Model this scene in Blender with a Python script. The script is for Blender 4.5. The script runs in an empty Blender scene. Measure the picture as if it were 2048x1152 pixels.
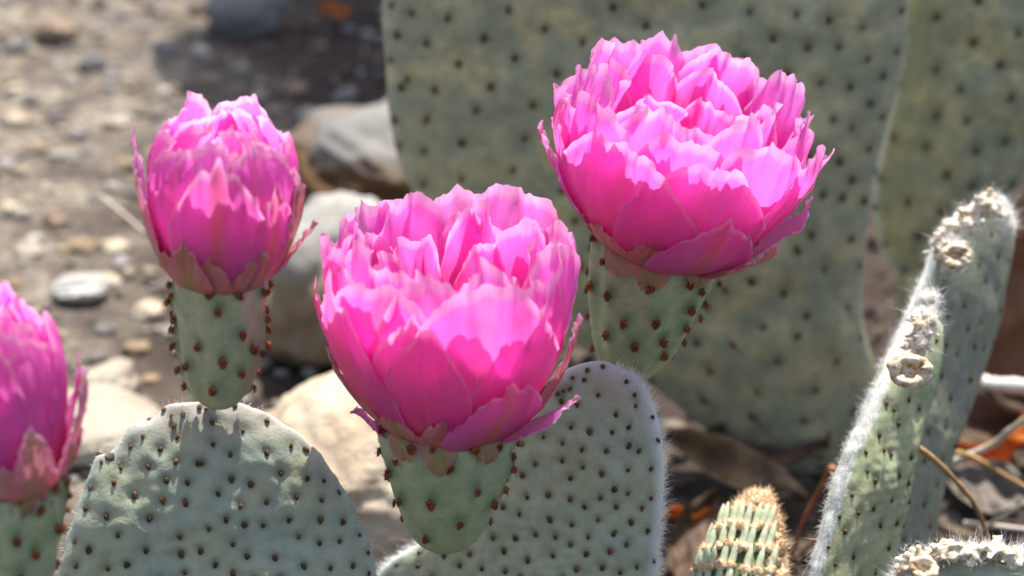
import bpy, math, random
import numpy as np
from mathutils import Vector, Matrix, noise as mnoise

R = math.radians
SC = bpy.context.scene
COL = SC.collection
rng = random.Random(7)
NP = np.random.RandomState(11)

# ------------------------------------------------------------------ camera
PITCH = R(27.0)
FOC = 0.635
CAM = np.array([0.0, -0.64 * math.cos(PITCH), 0.17 + 0.64 * math.sin(PITCH)])
cd = bpy.data.cameras.new("camera")
cd.sensor_width = 36.0
TAN = math.tan(R(12.0))
cd.lens = 18.0 / TAN
cd.clip_start = 0.01
cd.clip_end = 200.0
cd.dof.use_dof = True
cd.dof.focus_distance = 0.617
cd.dof.aperture_fstop = 12.0
cam = bpy.data.objects.new("camera", cd)
COL.objects.link(cam)
cam.location = CAM
cam.rotation_euler = (math.pi / 2 - PITCH, 0, 0)
SC.camera = cam

# ------------------------------------------------------------------ light
SUN_EL, SUN_AZ = R(69.0), R(22.0)          # azimuth from +Y (away from the camera) towards +X
SDIR = Vector((math.sin(SUN_AZ) * math.cos(SUN_EL), math.cos(SUN_AZ) * math.cos(SUN_EL), math.sin(SUN_EL)))
world = bpy.data.worlds.new("World")
SC.world = world
world.use_nodes = True
wn = world.node_tree
sky = wn.nodes.new("ShaderNodeTexSky")
sky.sky_type = 'NISHITA'
sky.sun_disc = False
sky.sun_elevation = SUN_EL
sky.sun_rotation = SUN_AZ
sky.dust_density = 3.0
bg = wn.nodes["Background"]
bg.inputs[1].default_value = 0.14
wn.links.new(sky.outputs[0], bg.inputs[0])
sl = bpy.data.lights.new("sun", 'SUN')
sl.energy = 5.0
sl.angle = R(0.53)
sl.color = (1.0, 0.955, 0.88)
sun = bpy.data.objects.new("sun", sl)
COL.objects.link(sun)
sun.rotation_euler = SDIR.to_track_quat('Z', 'Y').to_euler()
sun.location = (0, 0, 3)
SC.view_settings.view_transform = 'Standard'
SC.view_settings.look = 'None'
SC.view_settings.gamma = 1.0
SC.view_settings.use_curve_mapping = False
SC.view_settings.exposure = 0.72
SC.render.engine = 'CYCLES'
SC.cycles.use_denoising = True
SC.cycles.max_bounces = 12
SC.cycles.diffuse_bounces = 7
SC.cycles.transmission_bounces = 8
SC.cycles.caustics_reflective = False
SC.cycles.caustics_refractive = False

# ------------------------------------------------------------------ pixel helpers (photo pixels, 2048 x 1152)
CF = np.array([0, math.cos(PITCH), -math.sin(PITCH)])
CU = np.array([0, math.sin(PITCH), math.cos(PITCH)])
CR = np.array([1.0, 0, 0])
MPP = 2 * TAN / 2048.0        # metres per pixel per metre of depth


def ray(px, py):
    return CF + CR * ((px - 1024) / 1024 * TAN) + CU * ((576 - py) / 1024 * TAN)


def P(px, py, depth):
    return CAM + ray(px, py) * depth


def G(px, py, z=0.0):
    d = ray(px, py)
    return CAM + d * ((z - CAM[2]) / d[2])


def onplane(px, py, p0, n):
    d = ray(px, py)
    return CAM + d * (np.dot(p0 - CAM, n) / np.dot(d, n))


def project(v):
    q = v - CAM
    z = q @ CF
    return np.stack([1024 + (q @ CR) / z / TAN * 1024, 576 - (q @ CU) / z / TAN * 1024, z], -1)


def unit(v):
    v = np.asarray(v, float)
    return v / np.linalg.norm(v)


# ------------------------------------------------------------------ object helpers
def mesh_obj(name, verts, faces, mat, parent=None, smooth=True, loc=None, attrs=None, uv=None):
    me = bpy.data.meshes.new(name)
    me.from_pydata([tuple(v) for v in verts], [], [tuple(int(i) for i in f) for f in faces])
    if smooth:
        me.polygons.foreach_set("use_smooth", [True] * len(me.polygons))
    for k, a in (attrs or {}).items():
        at = me.color_attributes.new(k, 'FLOAT_COLOR', 'POINT')
        a = np.asarray(a, dtype=np.float32)
        if a.ndim == 1:
            a = np.stack([a, a, a], -1)
        a = np.concatenate([a, np.ones((len(a), 1), np.float32)], 1)
        at.data.foreach_set("color", a.ravel())
    if uv is not None:
        ul = me.uv_layers.new(name="uv")
        li = np.empty(len(me.loops), dtype=np.int32)
        me.loops.foreach_get("vertex_index", li)
        ul.data.foreach_set("uv", np.asarray(uv, np.float32)[li].ravel())
    me.update()
    if mat is not None:
        for m in (mat if isinstance(mat, (list, tuple)) else [mat]):
            me.materials.append(m)
    o = bpy.data.objects.new(name, me)
    COL.objects.link(o)
    o.parent = parent
    if loc is not None:
        o.location = loc
    return o


def inst(name, me, parent, mtx):
    o = bpy.data.objects.new(name, me)
    COL.objects.link(o)
    o.parent = parent
    o.matrix_local = mtx
    return o


def tag(o, label, cat, group=None, kind=None):
    if label: o["label"] = label
    if cat: o["category"] = cat
    if group: o["group"] = group
    if kind: o["kind"] = kind
    return o


def empty(name, loc, parent=None):
    o = bpy.data.objects.new(name, None)
    o.empty_display_size = 0.01
    COL.objects.link(o)
    o.location = loc
    o.parent = parent
    return o


def grid_faces(nu, nv, wrap=False):
    f = []
    for j in range(nv - 1):
        for i in range(nu - (0 if wrap else 1)):
            a = j * nu + i
            b = j * nu + (i + 1) % nu
            f.append((a, b, b + nu, a + nu))
    return f


def frame(pos, n, spin=0.0, s=(1, 1, 1), up=(0, 0, 1)):
    """matrix whose local z is n, local y leans to up"""
    z = Vector(unit(n))
    x = Vector(up).cross(z)
    if x.length < 1e-4:
        x = Vector((1, 0, 0))
    x.normalize()
    y = z.cross(x)
    m = Matrix((x, y, z)).transposed().to_4x4()
    m = Matrix.Translation(Vector(pos)) @ m @ Matrix.Rotation(spin, 4, 'Z') @ Matrix.Diagonal((s[0], s[1], s[2], 1))
    return m


def snoise(seed, k=6, fmin=1.0, fmax=4.0, dim=2):
    r = np.random.RandomState(seed)
    fr = r.uniform(fmin, fmax, k)
    dv = r.normal(size=(k, dim))
    dv /= np.linalg.norm(dv, axis=1)[:, None]
    ph = r.uniform(0, 6.283, k)
    am = 1 / np.sqrt(fr)
    am /= am.sum() * 0.5

    def f(*c):
        out = 0
        for i in range(k):
            out = out + am[i] * np.sin(6.283 * fr[i] * sum(dv[i, j] * c[j] for j in range(dim)) + ph[i])
        return out
    return f


# ------------------------------------------------------------------ materials
class NT:
    def __init__(s, name):
        s.m = bpy.data.materials.new(name)
        s.m.use_nodes = True
        s.t = s.m.node_tree
        s.b = s.t.nodes["Principled BSDF"]
        s.out = s.t.nodes["Material Output"]

    def n(s, typ, **kw):
        nd = s.t.nodes.new("ShaderNode" + typ)
        for k, v in kw.items():
            if k in nd.inputs:
                nd.inputs[k].default_value = v
            else:
                setattr(nd, k, v)
        return nd

    def l(s, a, b):
        s.t.links.new(a, b)

    def obj(s, scale=1.0):
        c = s.n("TexCoord")
        mp = s.n("Mapping")
        mp.inputs["Scale"].default_value = (scale,) * 3 if not isinstance(scale, tuple) else scale
        s.l(c.outputs["Object"], mp.inputs[0])
        return mp.outputs[0]

    def noise(s, vec, scale, detail=4, rough=0.55):
        nd = s.n("TexNoise")
        nd.inputs["Scale"].default_value = scale
        nd.inputs["Detail"].default_value = detail
        nd.inputs["Roughness"].default_value = rough
        s.l(vec, nd.inputs["Vector"])
        return nd.outputs["Fac"]

    def ramp(s, fac, stops):
        nd = s.n("ValToRGB")
        cr = nd.color_ramp
        while len(cr.elements) < len(stops):
            cr.elements.new(0.5)
        for e, (p, c) in zip(cr.elements, stops):
            e.position = p
            e.color = (*c, 1) if len(c) == 3 else c
        s.l(fac, nd.inputs[0])
        return nd.outputs[0]

    def mix(s, fac, a, b, mode='MIX'):
        nd = s.n("Mix", data_type='RGBA', blend_type=mode)
        for sock, v in ((nd.inputs[0], fac), (nd.inputs[6], a), (nd.inputs[7], b)):
            if hasattr(v, "is_linked") or hasattr(v, "links"):
                s.l(v, sock)
            elif isinstance(v, (int, float)):
                sock.default_value = v
            else:
                sock.default_value = (*v, 1)
        return nd.outputs[2]

    def math(s, op, a, b=0.5, clamp=False):
        nd = s.n("Math", operation=op, use_clamp=clamp)
        for sock, v in ((nd.inputs[0], a), (nd.inputs[1], b)):
            if hasattr(v, "links"):
                s.l(v, sock)
            else:
                sock.default_value = v
        return nd.outputs[0]

    def attr(s, name):
        nd = s.n("Attribute", attribute_name=name)
        sp = s.n("SeparateColor")
        s.l(nd.outputs["Color"], sp.inputs[0])
        return sp.outputs

    def bump(s, h, strength, dist):
        nd = s.n("Bump")
        nd.inputs["Strength"].default_value = strength
        nd.inputs["Distance"].default_value = dist
        s.l(h, nd.inputs["Height"])
        s.l(nd.outputs[0], s.b.inputs["Normal"])
        return nd.outputs[0]

    def set(s, rough=0.6, spec=0.3):
        s.b.inputs["Roughness"].default_value = rough
        s.b.inputs["Specular IOR Level"].default_value = spec
        return s


def mat_petal(name, light, deep, midrib, trans=0.5):
    m = NT(name).set(0.34, 0.5)
    a = m.attr("tint")
    v = m.obj(1.0)
    nz = m.noise(v, 260, 3)
    lc = m.mix(m.math('MULTIPLY', nz, 0.55), light, tuple(min(1, c * 0.72 + 0.02) for c in light))
    c = m.mix(a[1], lc, deep)
    c = m.mix(a[0], c, midrib)
    c = m.mix(a[2], c, (0.93, 0.66, 0.78))
    # fine lengthwise veins
    uvn = m.n("UVMap")
    mp = m.n("Mapping")
    mp.inputs["Scale"].default_value = (46, 1.6, 1)
    m.l(uvn.outputs[0], mp.inputs[0])
    ve = m.noise(mp.outputs[0], 1.0, 3)
    c = m.mix(a[2], c, (0.97, 0.78, 0.90))
    c2 = m.mix(m.math('MULTIPLY', m.math('SUBTRACT', ve, 0.46, True), 0.9, True), c, tuple(x * 0.8 for x in deep))
    m.l(c2, m.b.inputs["Base Color"])
    wr = m.noise(v, 700, 4, 0.6)
    m.bump(m.math('ADD', ve, m.math('MULTIPLY', wr, m.math('ADD', m.math('MULTIPLY', a[2], 2.5), 0.35))), 0.75, 0.0006)
    tr = m.n("BsdfTranslucent")
    tc = m.mix(0.45, c2, (1.0, 0.11, 0.60))
    m.l(tc, tr.inputs[0])
    mx = m.n("MixShader")
    mx.inputs[0].default_value = trans
    m.l(m.b.outputs[0], mx.inputs[1])
    m.l(tr.outputs[0], mx.inputs[2])
    m.l(mx.outputs[0], m.out.inputs[0])
    return m.m


LIGHTP = (0.97, 0.31, 0.85)
DEEPP = (0.97, 0.075, 0.42)
M_PETAL = mat_petal("pink petal", LIGHTP, DEEPP, (0.72, 0.44, 0.26), 0.68)
M_SEPAL = mat_petal("peach sepal", (0.86, 0.36, 0.40), (0.82, 0.16, 0.14), (0.50, 0.42, 0.17), 0.4)


def mat_pad(name, pale, dark, yellow, wax=0.5, scale=1.0, green=(0.10, 0.16, 0.06), pink=0.0):
    m = NT(name).set(0.62, 0.25)
    a = m.attr("surf")
    v = m.obj(1.0)
    n1 = m.noise(v, 70 * scale, 3, 0.5)
    n2 = m.noise(v, 190 * scale, 4, 0.6)
    vs = m.obj((1.0, 1.0, 0.35))
    n3 = m.noise(vs, 300 * scale, 3, 0.5)
    c = m.mix(m.ramp(n1, [(0.40, (0, 0, 0)), (0.60, (1, 1, 1))]), pale, yellow)
    c = m.mix(m.ramp(n2, [(0.40, (0, 0, 0)), (0.70, (0.75,) * 3)]), c, dark)
    c = m.mix(m.math('MULTIPLY', m.math('SUBTRACT', n3, 0.5, True), 2.0 * wax, True), c, (0.55, 0.58, 0.52))
    ns = m.noise(v, 2600, 2, 0.5)
    c = m.mix(m.math('MULTIPLY', m.math('SUBTRACT', ns, 0.60, True), 2.4, True), c, tuple(x * 0.6 for x in dark))
    c = m.mix(m.math('MULTIPLY', a[0], 0.8), c, green)
    c = m.mix(m.math('MULTIPLY', a[1], 0.9), c, (0.76, 0.78, 0.74))
    if pink:
        c = m.mix(m.math('MULTIPLY', a[2], pink), c, (0.36, 0.26, 0.30))
    m.l(c, m.b.inputs["Base Color"])
    hb = m.math('ADD', m.math('MULTIPLY', n2, 0.6), m.math('MULTIPLY', m.noise(v, 1500, 2), 0.15))
    m.bump(hb, 0.35, 0.0018)
    return m.m


M_PAD_FRONT = mat_pad("grey green pad skin", (0.42, 0.455, 0.33), (0.30, 0.335, 0.24), (0.44, 0.45, 0.28), 0.6, 1.0, (0.13, 0.15, 0.08), 0.4)
M_PAD_BLUE = mat_pad("blue green pad skin", (0.37, 0.42, 0.31), (0.265, 0.32, 0.24), (0.41, 0.42, 0.27), 0.5, 1.0, (0.13, 0.15, 0.09), 0.4)
M_PAD_BACK = mat_pad("olive mottled pad skin", (0.345, 0.355, 0.22), (0.24, 0.26, 0.165), (0.56, 0.50, 0.27), 0.15, 0.9, (0.10, 0.11, 0.06))
M_PAD_RIGHT = mat_pad("sage pad skin", (0.30, 0.34, 0.25), (0.22, 0.26, 0.17), (0.40, 0.40, 0.25), 0.3, 1.2, (0.13, 0.14, 0.06), 0.5)
M_PAD_LIME = mat_pad("yellow green pad skin", (0.33, 0.37, 0.22), (0.25, 0.30, 0.16), (0.46, 0.45, 0.26), 0.3, 1.2, (0.13, 0.14, 0.06), 0.5)
M_PAD_GREY = mat_pad("grey sage pad skin", (0.25, 0.27, 0.21), (0.19, 0.21, 0.16), (0.30, 0.30, 0.20), 0.3, 1.2, (0.13, 0.12, 0.06), 0.5)
M_PAD_DEEP = mat_pad("deep green young skin", (0.12, 0.19, 0.08), (0.08, 0.13, 0.05), (0.16, 0.21, 0.09), 0.1, 1.5)
M_FRUIT = mat_pad("green flower base skin", (0.37, 0.44, 0.26), (0.27, 0.35, 0.18), (0.43, 0.49, 0.29), 0.35, 1.5, (0.07, 0.125, 0.035))


def mat_simple(name, stops, scale=400, rough=0.8, bump=0.0, dist=0.001, detail=4, spec=0.2, rnd=0.0):
    m = NT(name).set(rough, spec)
    v = m.obj(1.0)
    n = m.noise(v, scale, detail)
    c = m.ramp(n, stops)
    if rnd:
        oi = m.n("ObjectInfo")
        c = m.mix(m.math('MULTIPLY', oi.outputs["Random"], rnd), c, tuple(x * 0.45 for x in stops[0][1]))
    m.l(c, m.b.inputs["Base Color"])
    if bump:
        m.bump(n, bump, dist)
    return m.m


M_FELT = mat_simple("brown areole felt", [(0.35, (0.045, 0.022, 0.010)), (0.65, (0.26, 0.15, 0.07))], 1500, 0.9, 0.4, 0.0004, rnd=0.5)
M_FELT_RED = mat_simple("red brown areole felt", [(0.35, (0.10, 0.025, 0.010)), (0.65, (0.45, 0.15, 0.06))], 1300, 0.85, 0.4, 0.0004, rnd=0.4)
M_WOOL = mat_simple("white wool", [(0.3, (0.80, 0.79, 0.76)), (0.7, (0.88, 0.88, 0.86))], 500, 0.9)
_t = M_WOOL.node_tree
_tr = _t.nodes.new("ShaderNodeBsdfTranslucent")
_tr.inputs[0].default_value = (0.88, 0.88, 0.86, 1)
_mx = _t.nodes.new("ShaderNodeMixShader")
_mx.inputs[0].default_value = 0.5
_t.links.new(_t.nodes["Principled BSDF"].outputs[0], _mx.inputs[1])
_t.links.new(_tr.outputs[0], _mx.inputs[2])
_t.links.new(_mx.outputs[0], _t.nodes["Material Output"].inputs[0])
M_CRUST = mat_simple("white crust", [(0.40, (0.46, 0.34, 0.20)), (0.54, (0.70, 0.63, 0.50)), (0.72, (0.78, 0.74, 0.66))], 420, 0.9, 0.6, 0.0015)
M_SCAR = mat_simple("tan scar tissue", [(0.38, (0.34, 0.21, 0.10)), (0.52, (0.62, 0.52, 0.36)), (0.7, (0.76, 0.70, 0.58))], 500, 0.85, 0.6, 0.001)
M_GLOCH = mat_simple("rust glochids", [(0.3, (0.35, 0.10, 0.04)), (0.7, (0.55, 0.24, 0.10))], 900, 0.6)
M_TUFT = mat_simple("tan knobs", [(0.35, (0.48, 0.26, 0.14)), (0.52, (0.74, 0.54, 0.33)), (0.7, (0.82, 0.68, 0.48))], 900, 0.8, 0.4, 0.0006)
M_LEAFLET = mat_simple("pale green leaflets", [(0.35, (0.42, 0.48, 0.30)), (0.65, (0.66, 0.70, 0.54))], 420, 0.5, 0.2, 0.0004)


# ------------------------------------------------------------------ areoles, hairs
def areole_mesh(name, mat, r=0.001, seed=0, spikes=16, slen=1.6, up=1.0):
    rr = np.random.RandomState(seed)
    vs, fs = [], []
    n, rings = 10, 4
    for k in range(rings + 1):
        a = k / rings * math.pi * 0.55
        for i in range(n):
            t = 2 * math.pi * i / n
            q = r * (1 + 0.18 * rr.normal())
            vs.append((q * math.cos(t) * math.sin(a), q * math.sin(t) * math.sin(a) * up, r * 0.85 * math.cos(a) + 0.1 * r * rr.normal()))
    for k in range(rings):
        for i in range(n):
            a, b = k * n + i, k * n + (i + 1) % n
            fs.append((a, a + n, b + n, b))
    for k in range(spikes):
        d = unit([rr.normal(), rr.normal(), rr.uniform(0.35, 1.6)])
        L = r * rr.uniform(0.9, slen)
        s = unit(np.cross(d, rr.normal(size=3))) * r * 0.09
        s2 = np.cross(d, s)
        b0 = d * r * 0.5
        o = len(vs)
        vs += [b0 + s, b0 - 0.5 * s + s2, b0 - 0.5 * s - s2, b0 + d * L]
        fs += [(o, o + 1, o + 3), (o + 1, o + 2, o + 3), (o + 2, o, o + 3)]
    me = bpy.data.meshes.new(name)
    me.from_pydata([tuple(v) for v in vs], [], fs)
    me.polygons.foreach_set("use_smooth", [True] * len(me.polygons))
    me.materials.append(mat)
    return me


AR_PAD = [areole_mesh("areole", M_FELT, 0.00080, s, 9, 1.15, 1.35) for s in range(5)]
AR_RED = [areole_mesh("areole", M_FELT_RED, 0.00132, 20 + s, 22, 1.5, 1.1) for s in range(5)]


def hair_mesh(name, roots, normals, parent, mat, L=(0.001, 0.003), w=0.00005, seed=0, droop=0.35, origin=np.zeros(3)):
    rr = np.random.RandomState(seed)
    vs, fs = [], []
    cl = snoise(seed + 7, 8, 60, 260, 3)
    for p, n in zip(roots, normals):
        cw = cl(*p)
        d = unit(n + rr.normal(size=3) * 0.6)
        l = rr.uniform(*L) * (0.25 + 0.35 * (cw > 0) + rr.rand() ** 3 * 1.4)
        side = unit(np.cross(d, rr.normal(size=3))) * w
        b = rr.normal(size=3) * l * droop
        m = p + d * l * 0.5 + b * 0.4
        e = p + d * l + b
        o = len(vs)
        q = p - n * 0.0004 - origin
        vs += [q + side, q - side, m - origin + side * 0.8, m - origin - side * 0.8, e - origin]
        fs += [(o, o + 1, o + 3, o + 2), (o + 2, o + 3, o + 4)]
    ob = mesh_obj(name, vs, fs, mat, parent, smooth=False)
    ob["kind"] = "stuff"
    return ob


# ------------------------------------------------------------------ cactus pads
def catmull(pts, n=10):
    pts = np.asarray(pts, float)
    out = []
    m = len(pts)
    for i in range(m):
        p0, p1, p2, p3 = pts[i - 1], pts[i], pts[(i + 1) % m], pts[(i + 2) % m]
        for t in np.linspace(0, 1, n, endpoint=False):
            out.append(0.5 * (2 * p1 + (p2 - p0) * t + (2 * p0 - 5 * p1 + 4 * p2 - p3) * t * t + (3 * p1 - p0 - 3 * p2 + p3) * t ** 3))
    return np.array(out)


def build_pad(root, outline_px, p0, n, T, mat, areoles=(), fill=0.012, seed=1, nang=150, dimple=0.0005, halo_r=0.0017,
              rim_white=0.0, wool=0, wool_side=None, wool_len=(0.0012, 0.0035), wav=0.0009, ar_scale=1.0, rim_pink=None,
              name="pad", center_px=None, bumpy_rim=0.0, ar_meshes=None, max_ar=300, wool_w=0.00005):
    """outline given in photo pixels, put on a plane in space, inflated to a lens-shaped pad with thickness T"""
    n = unit(n)
    org = np.array(root.location)
    ex = unit(np.cross((0, 0, 1), n))
    ey = np.cross(n, ex)
    W = np.array([onplane(x, y, p0, n) for x, y in outline_px])
    L2 = np.stack([(W - p0) @ ex, (W - p0) @ ey], -1)
    C = L2.mean(0) if center_px is None else (lambda q: np.array([(q - p0) @ ex, (q - p0) @ ey]))(onplane(*center_px, p0, n))
    cur = catmull(L2, 12) - C
    ang = np.arctan2(cur[:, 1], cur[:, 0])
    rad = np.hypot(cur[:, 0], cur[:, 1])
    idx = np.argsort(ang)
    th = np.linspace(-math.pi, math.pi, nang, endpoint=False)
    rt = np.interp(th, ang[idx], rad[idx], period=2 * math.pi)
    lumps = snoise(seed + 5, 8, 3, 12, 1)
    qs = list(np.linspace(0.03, 0.86, 46)) + list(1 - (1 - np.sin(np.linspace(1.04, math.pi / 2, 9)[1:])) * 1.0)
    sl_ = np.array(sorted(set(round(float(min(q, 1)), 4) for q in qs)))
    pw = 2.6
    nz = snoise(seed, 10, 0.6, 3.2, 2)
    nz2 = snoise(seed + 1, 12, 5, 16, 2)
    def layer(sgn, svals):
        out = []
        for s in svals:
            q = C[None] + np.stack([np.cos(th), np.sin(th)], -1) * (rt * s)[:, None]
            h = T / 2 * (max(0.0, 1 - s ** pw)) ** 0.5
            w = wav * nz(q[:, 0] * 22, q[:, 1] * 22) * (1 - s ** 4) + 0.25 * wav * nz2(q[:, 0] * 22, q[:, 1] * 22) * (1 - s ** 4)
            out.append(p0[None] + q[:, :1] * ex + q[:, 1:] * ey + (sgn * (h + w))[:, None] * n)
        return out
    F = layer(1, sl_)
    B = layer(-1, sl_[:-1][::-1])
    V = np.concatenate(F + B, 0)
    if bumpy_rim:
        rimw = np.concatenate([np.full(nang, s ** 8) for s in list(sl_) + list(sl_[:-1][::-1])])
        cen = p0 + C[0] * ex + C[1] * ey
        nb = snoise(seed + 9, 14, 1, 4, 3)
        d = V - cen
        d /= np.linalg.norm(d, axis=1)[:, None] + 1e-9
        V = V + d * (bumpy_rim * rimw * nb(V[:, 0] * 90, V[:, 1] * 90, V[:, 2] * 90))[:, None]
    nr = len(sl_) * 2 - 1
    fs = grid_faces(nang, nr, True)
    svert = np.concatenate([np.full(nang, s) for s in list(sl_) + list(sl_[:-1][::-1])])
    V = np.concatenate([V, [V[:nang].mean(0)], [V[-nang:].mean(0)]], 0)
    svert = np.concatenate([svert, [0, 0]])
    k = nr * nang
    fs += [(k, (i + 1) % nang, i) for i in range(nang)]
    base = (nr - 1) * nang
    fs += [(k + 1, base + i, base + (i + 1) % nang) for i in range(nang)]
    nfront = len(sl_) * nang
    pj = project(V)
    # areole spots
    spots = []
    q0 = [onplane(x, y, p0, n) for x, y in areoles]
    for (x, y) in areoles:
        d2 = (pj[:nfront, 0] - x) ** 2 + (pj[:nfront, 1] - y) ** 2
        i = int(np.argmin(d2))
        if d2[i] < 400:
            spots.append(i)
    rs = np.random.RandomState(seed + 33)
    if fill:
        used = [V[i] for i in spots]
        cand = np.where((svert[:nfront] < 0.985) & (svert[:nfront] > 0.05))[0]
        prob = rt[cand % nang] * svert[cand]
        prob = prob / prob.sum()
        order = rs.choice(cand, size=min(len(cand), 2500), replace=False, p=prob)
        for i in order:
            if len(spots) >= max_ar:
                break
            ins = pj[i]
            p = V[i]
            if used and np.min(np.linalg.norm(np.array(used) - p, axis=1)) < fill:
                continue
            if areoles and -20 < ins[0] < 2060 and -20 < ins[1] < 1160 and fill < 0:
                continue
            used.append(p)
            spots.append(int(i))
    SP = np.array([V[i] for i in spots]) if spots else np.zeros((0, 3))
    halo = np.zeros(len(V))
    dn = np.zeros(len(V))
    SPu = SP + 0.0006 * ey if len(SP) else SP
    for p, pu in zip(SP, SPu):
        d = np.linalg.norm(V - p, axis=1)
        d2 = np.linalg.norm(V - pu, axis=1)
        halo = np.maximum(halo, np.exp(-(d2 / halo_r) ** 2) * 0.9)
        dn += dimple * np.exp(-(d / (halo_r * 1.6)) ** 2)
    V0 = V.copy()
    V[:nfront] -= n[None] * dn[:nfront, None]
    rim = np.clip((svert - 0.93) / 0.07, 0, 1) * rim_white
    pk = np.zeros(len(V))
    if rim_pink is not None:
        hgt = (V - p0) @ ey
        top = hgt.max()
        pk = np.clip((svert - 0.72) / 0.2, 0, 1) * np.clip((hgt - (top - rim_pink)) / rim_pink, 0, 1)
    surf = np.stack([halo, rim, pk], -1)
    pad = mesh_obj(name, V - org, fs, mat, root, attrs={"surf": surf})
    ims = ar_meshes or AR_PAD
    cen = p0 + C[0] * ex + C[1] * ey
    for i in spots:
        s = svert[i]
        nn = unit(n * (1 - s ** 6 * 0.8) + unit(V0[i] - cen) * s ** 6 * 0.9)
        sc = ar_scale * rs.uniform(0.75, 1.2)
        inst("areole", ims[rs.randint(len(ims))], pad, frame(V0[i] - n * dimple * 0.7 - org, nn, rs.uniform(-0.4, 0.4), (sc, sc * rs.uniform(0.9, 1.25), sc), ey))
    if wool:
        # hair rooted on the rim
        ii = np.where(svert > 0.972)[0]
        pts = V[ii]
        nr_ = pts - cen
        nr_ = nr_ - np.outer(nr_ @ n, n) * 0.0
        nr_ /= np.linalg.norm(nr_, axis=1)[:, None]
        if wool_side is not None:
            keep = np.array([wool_side(project(p[None])[0]) for p in pts])
            pts, nr_ = pts[keep > 0], nr_[keep > 0]
        sel = rs.choice(len(pts), wool)
        jit = rs.normal(size=(wool, 3)) * 0.0005
        hair_mesh("wool", pts[sel] + jit, nr_[sel], pad, M_WOOL, wool_len, wool_w, seed, origin=org)
    return pad, V, svert, cen, n, ex, ey


def cactus(loc, label, group=None):
    r = empty("prickly_pear_cactus", loc)
    tag(r, label, "cactus", group)
    return r


# ------------------------------------------------------------------ flower builder
def bez(p, t):
    t = t[..., None]
    p = [np.array(q, float) for q in p]
    return (1 - t) ** 3 * p[0] + 3 * (1 - t) ** 2 * t * p[1] + 3 * (1 - t) * t * t * p[2] + t ** 3 * p[3]


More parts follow.
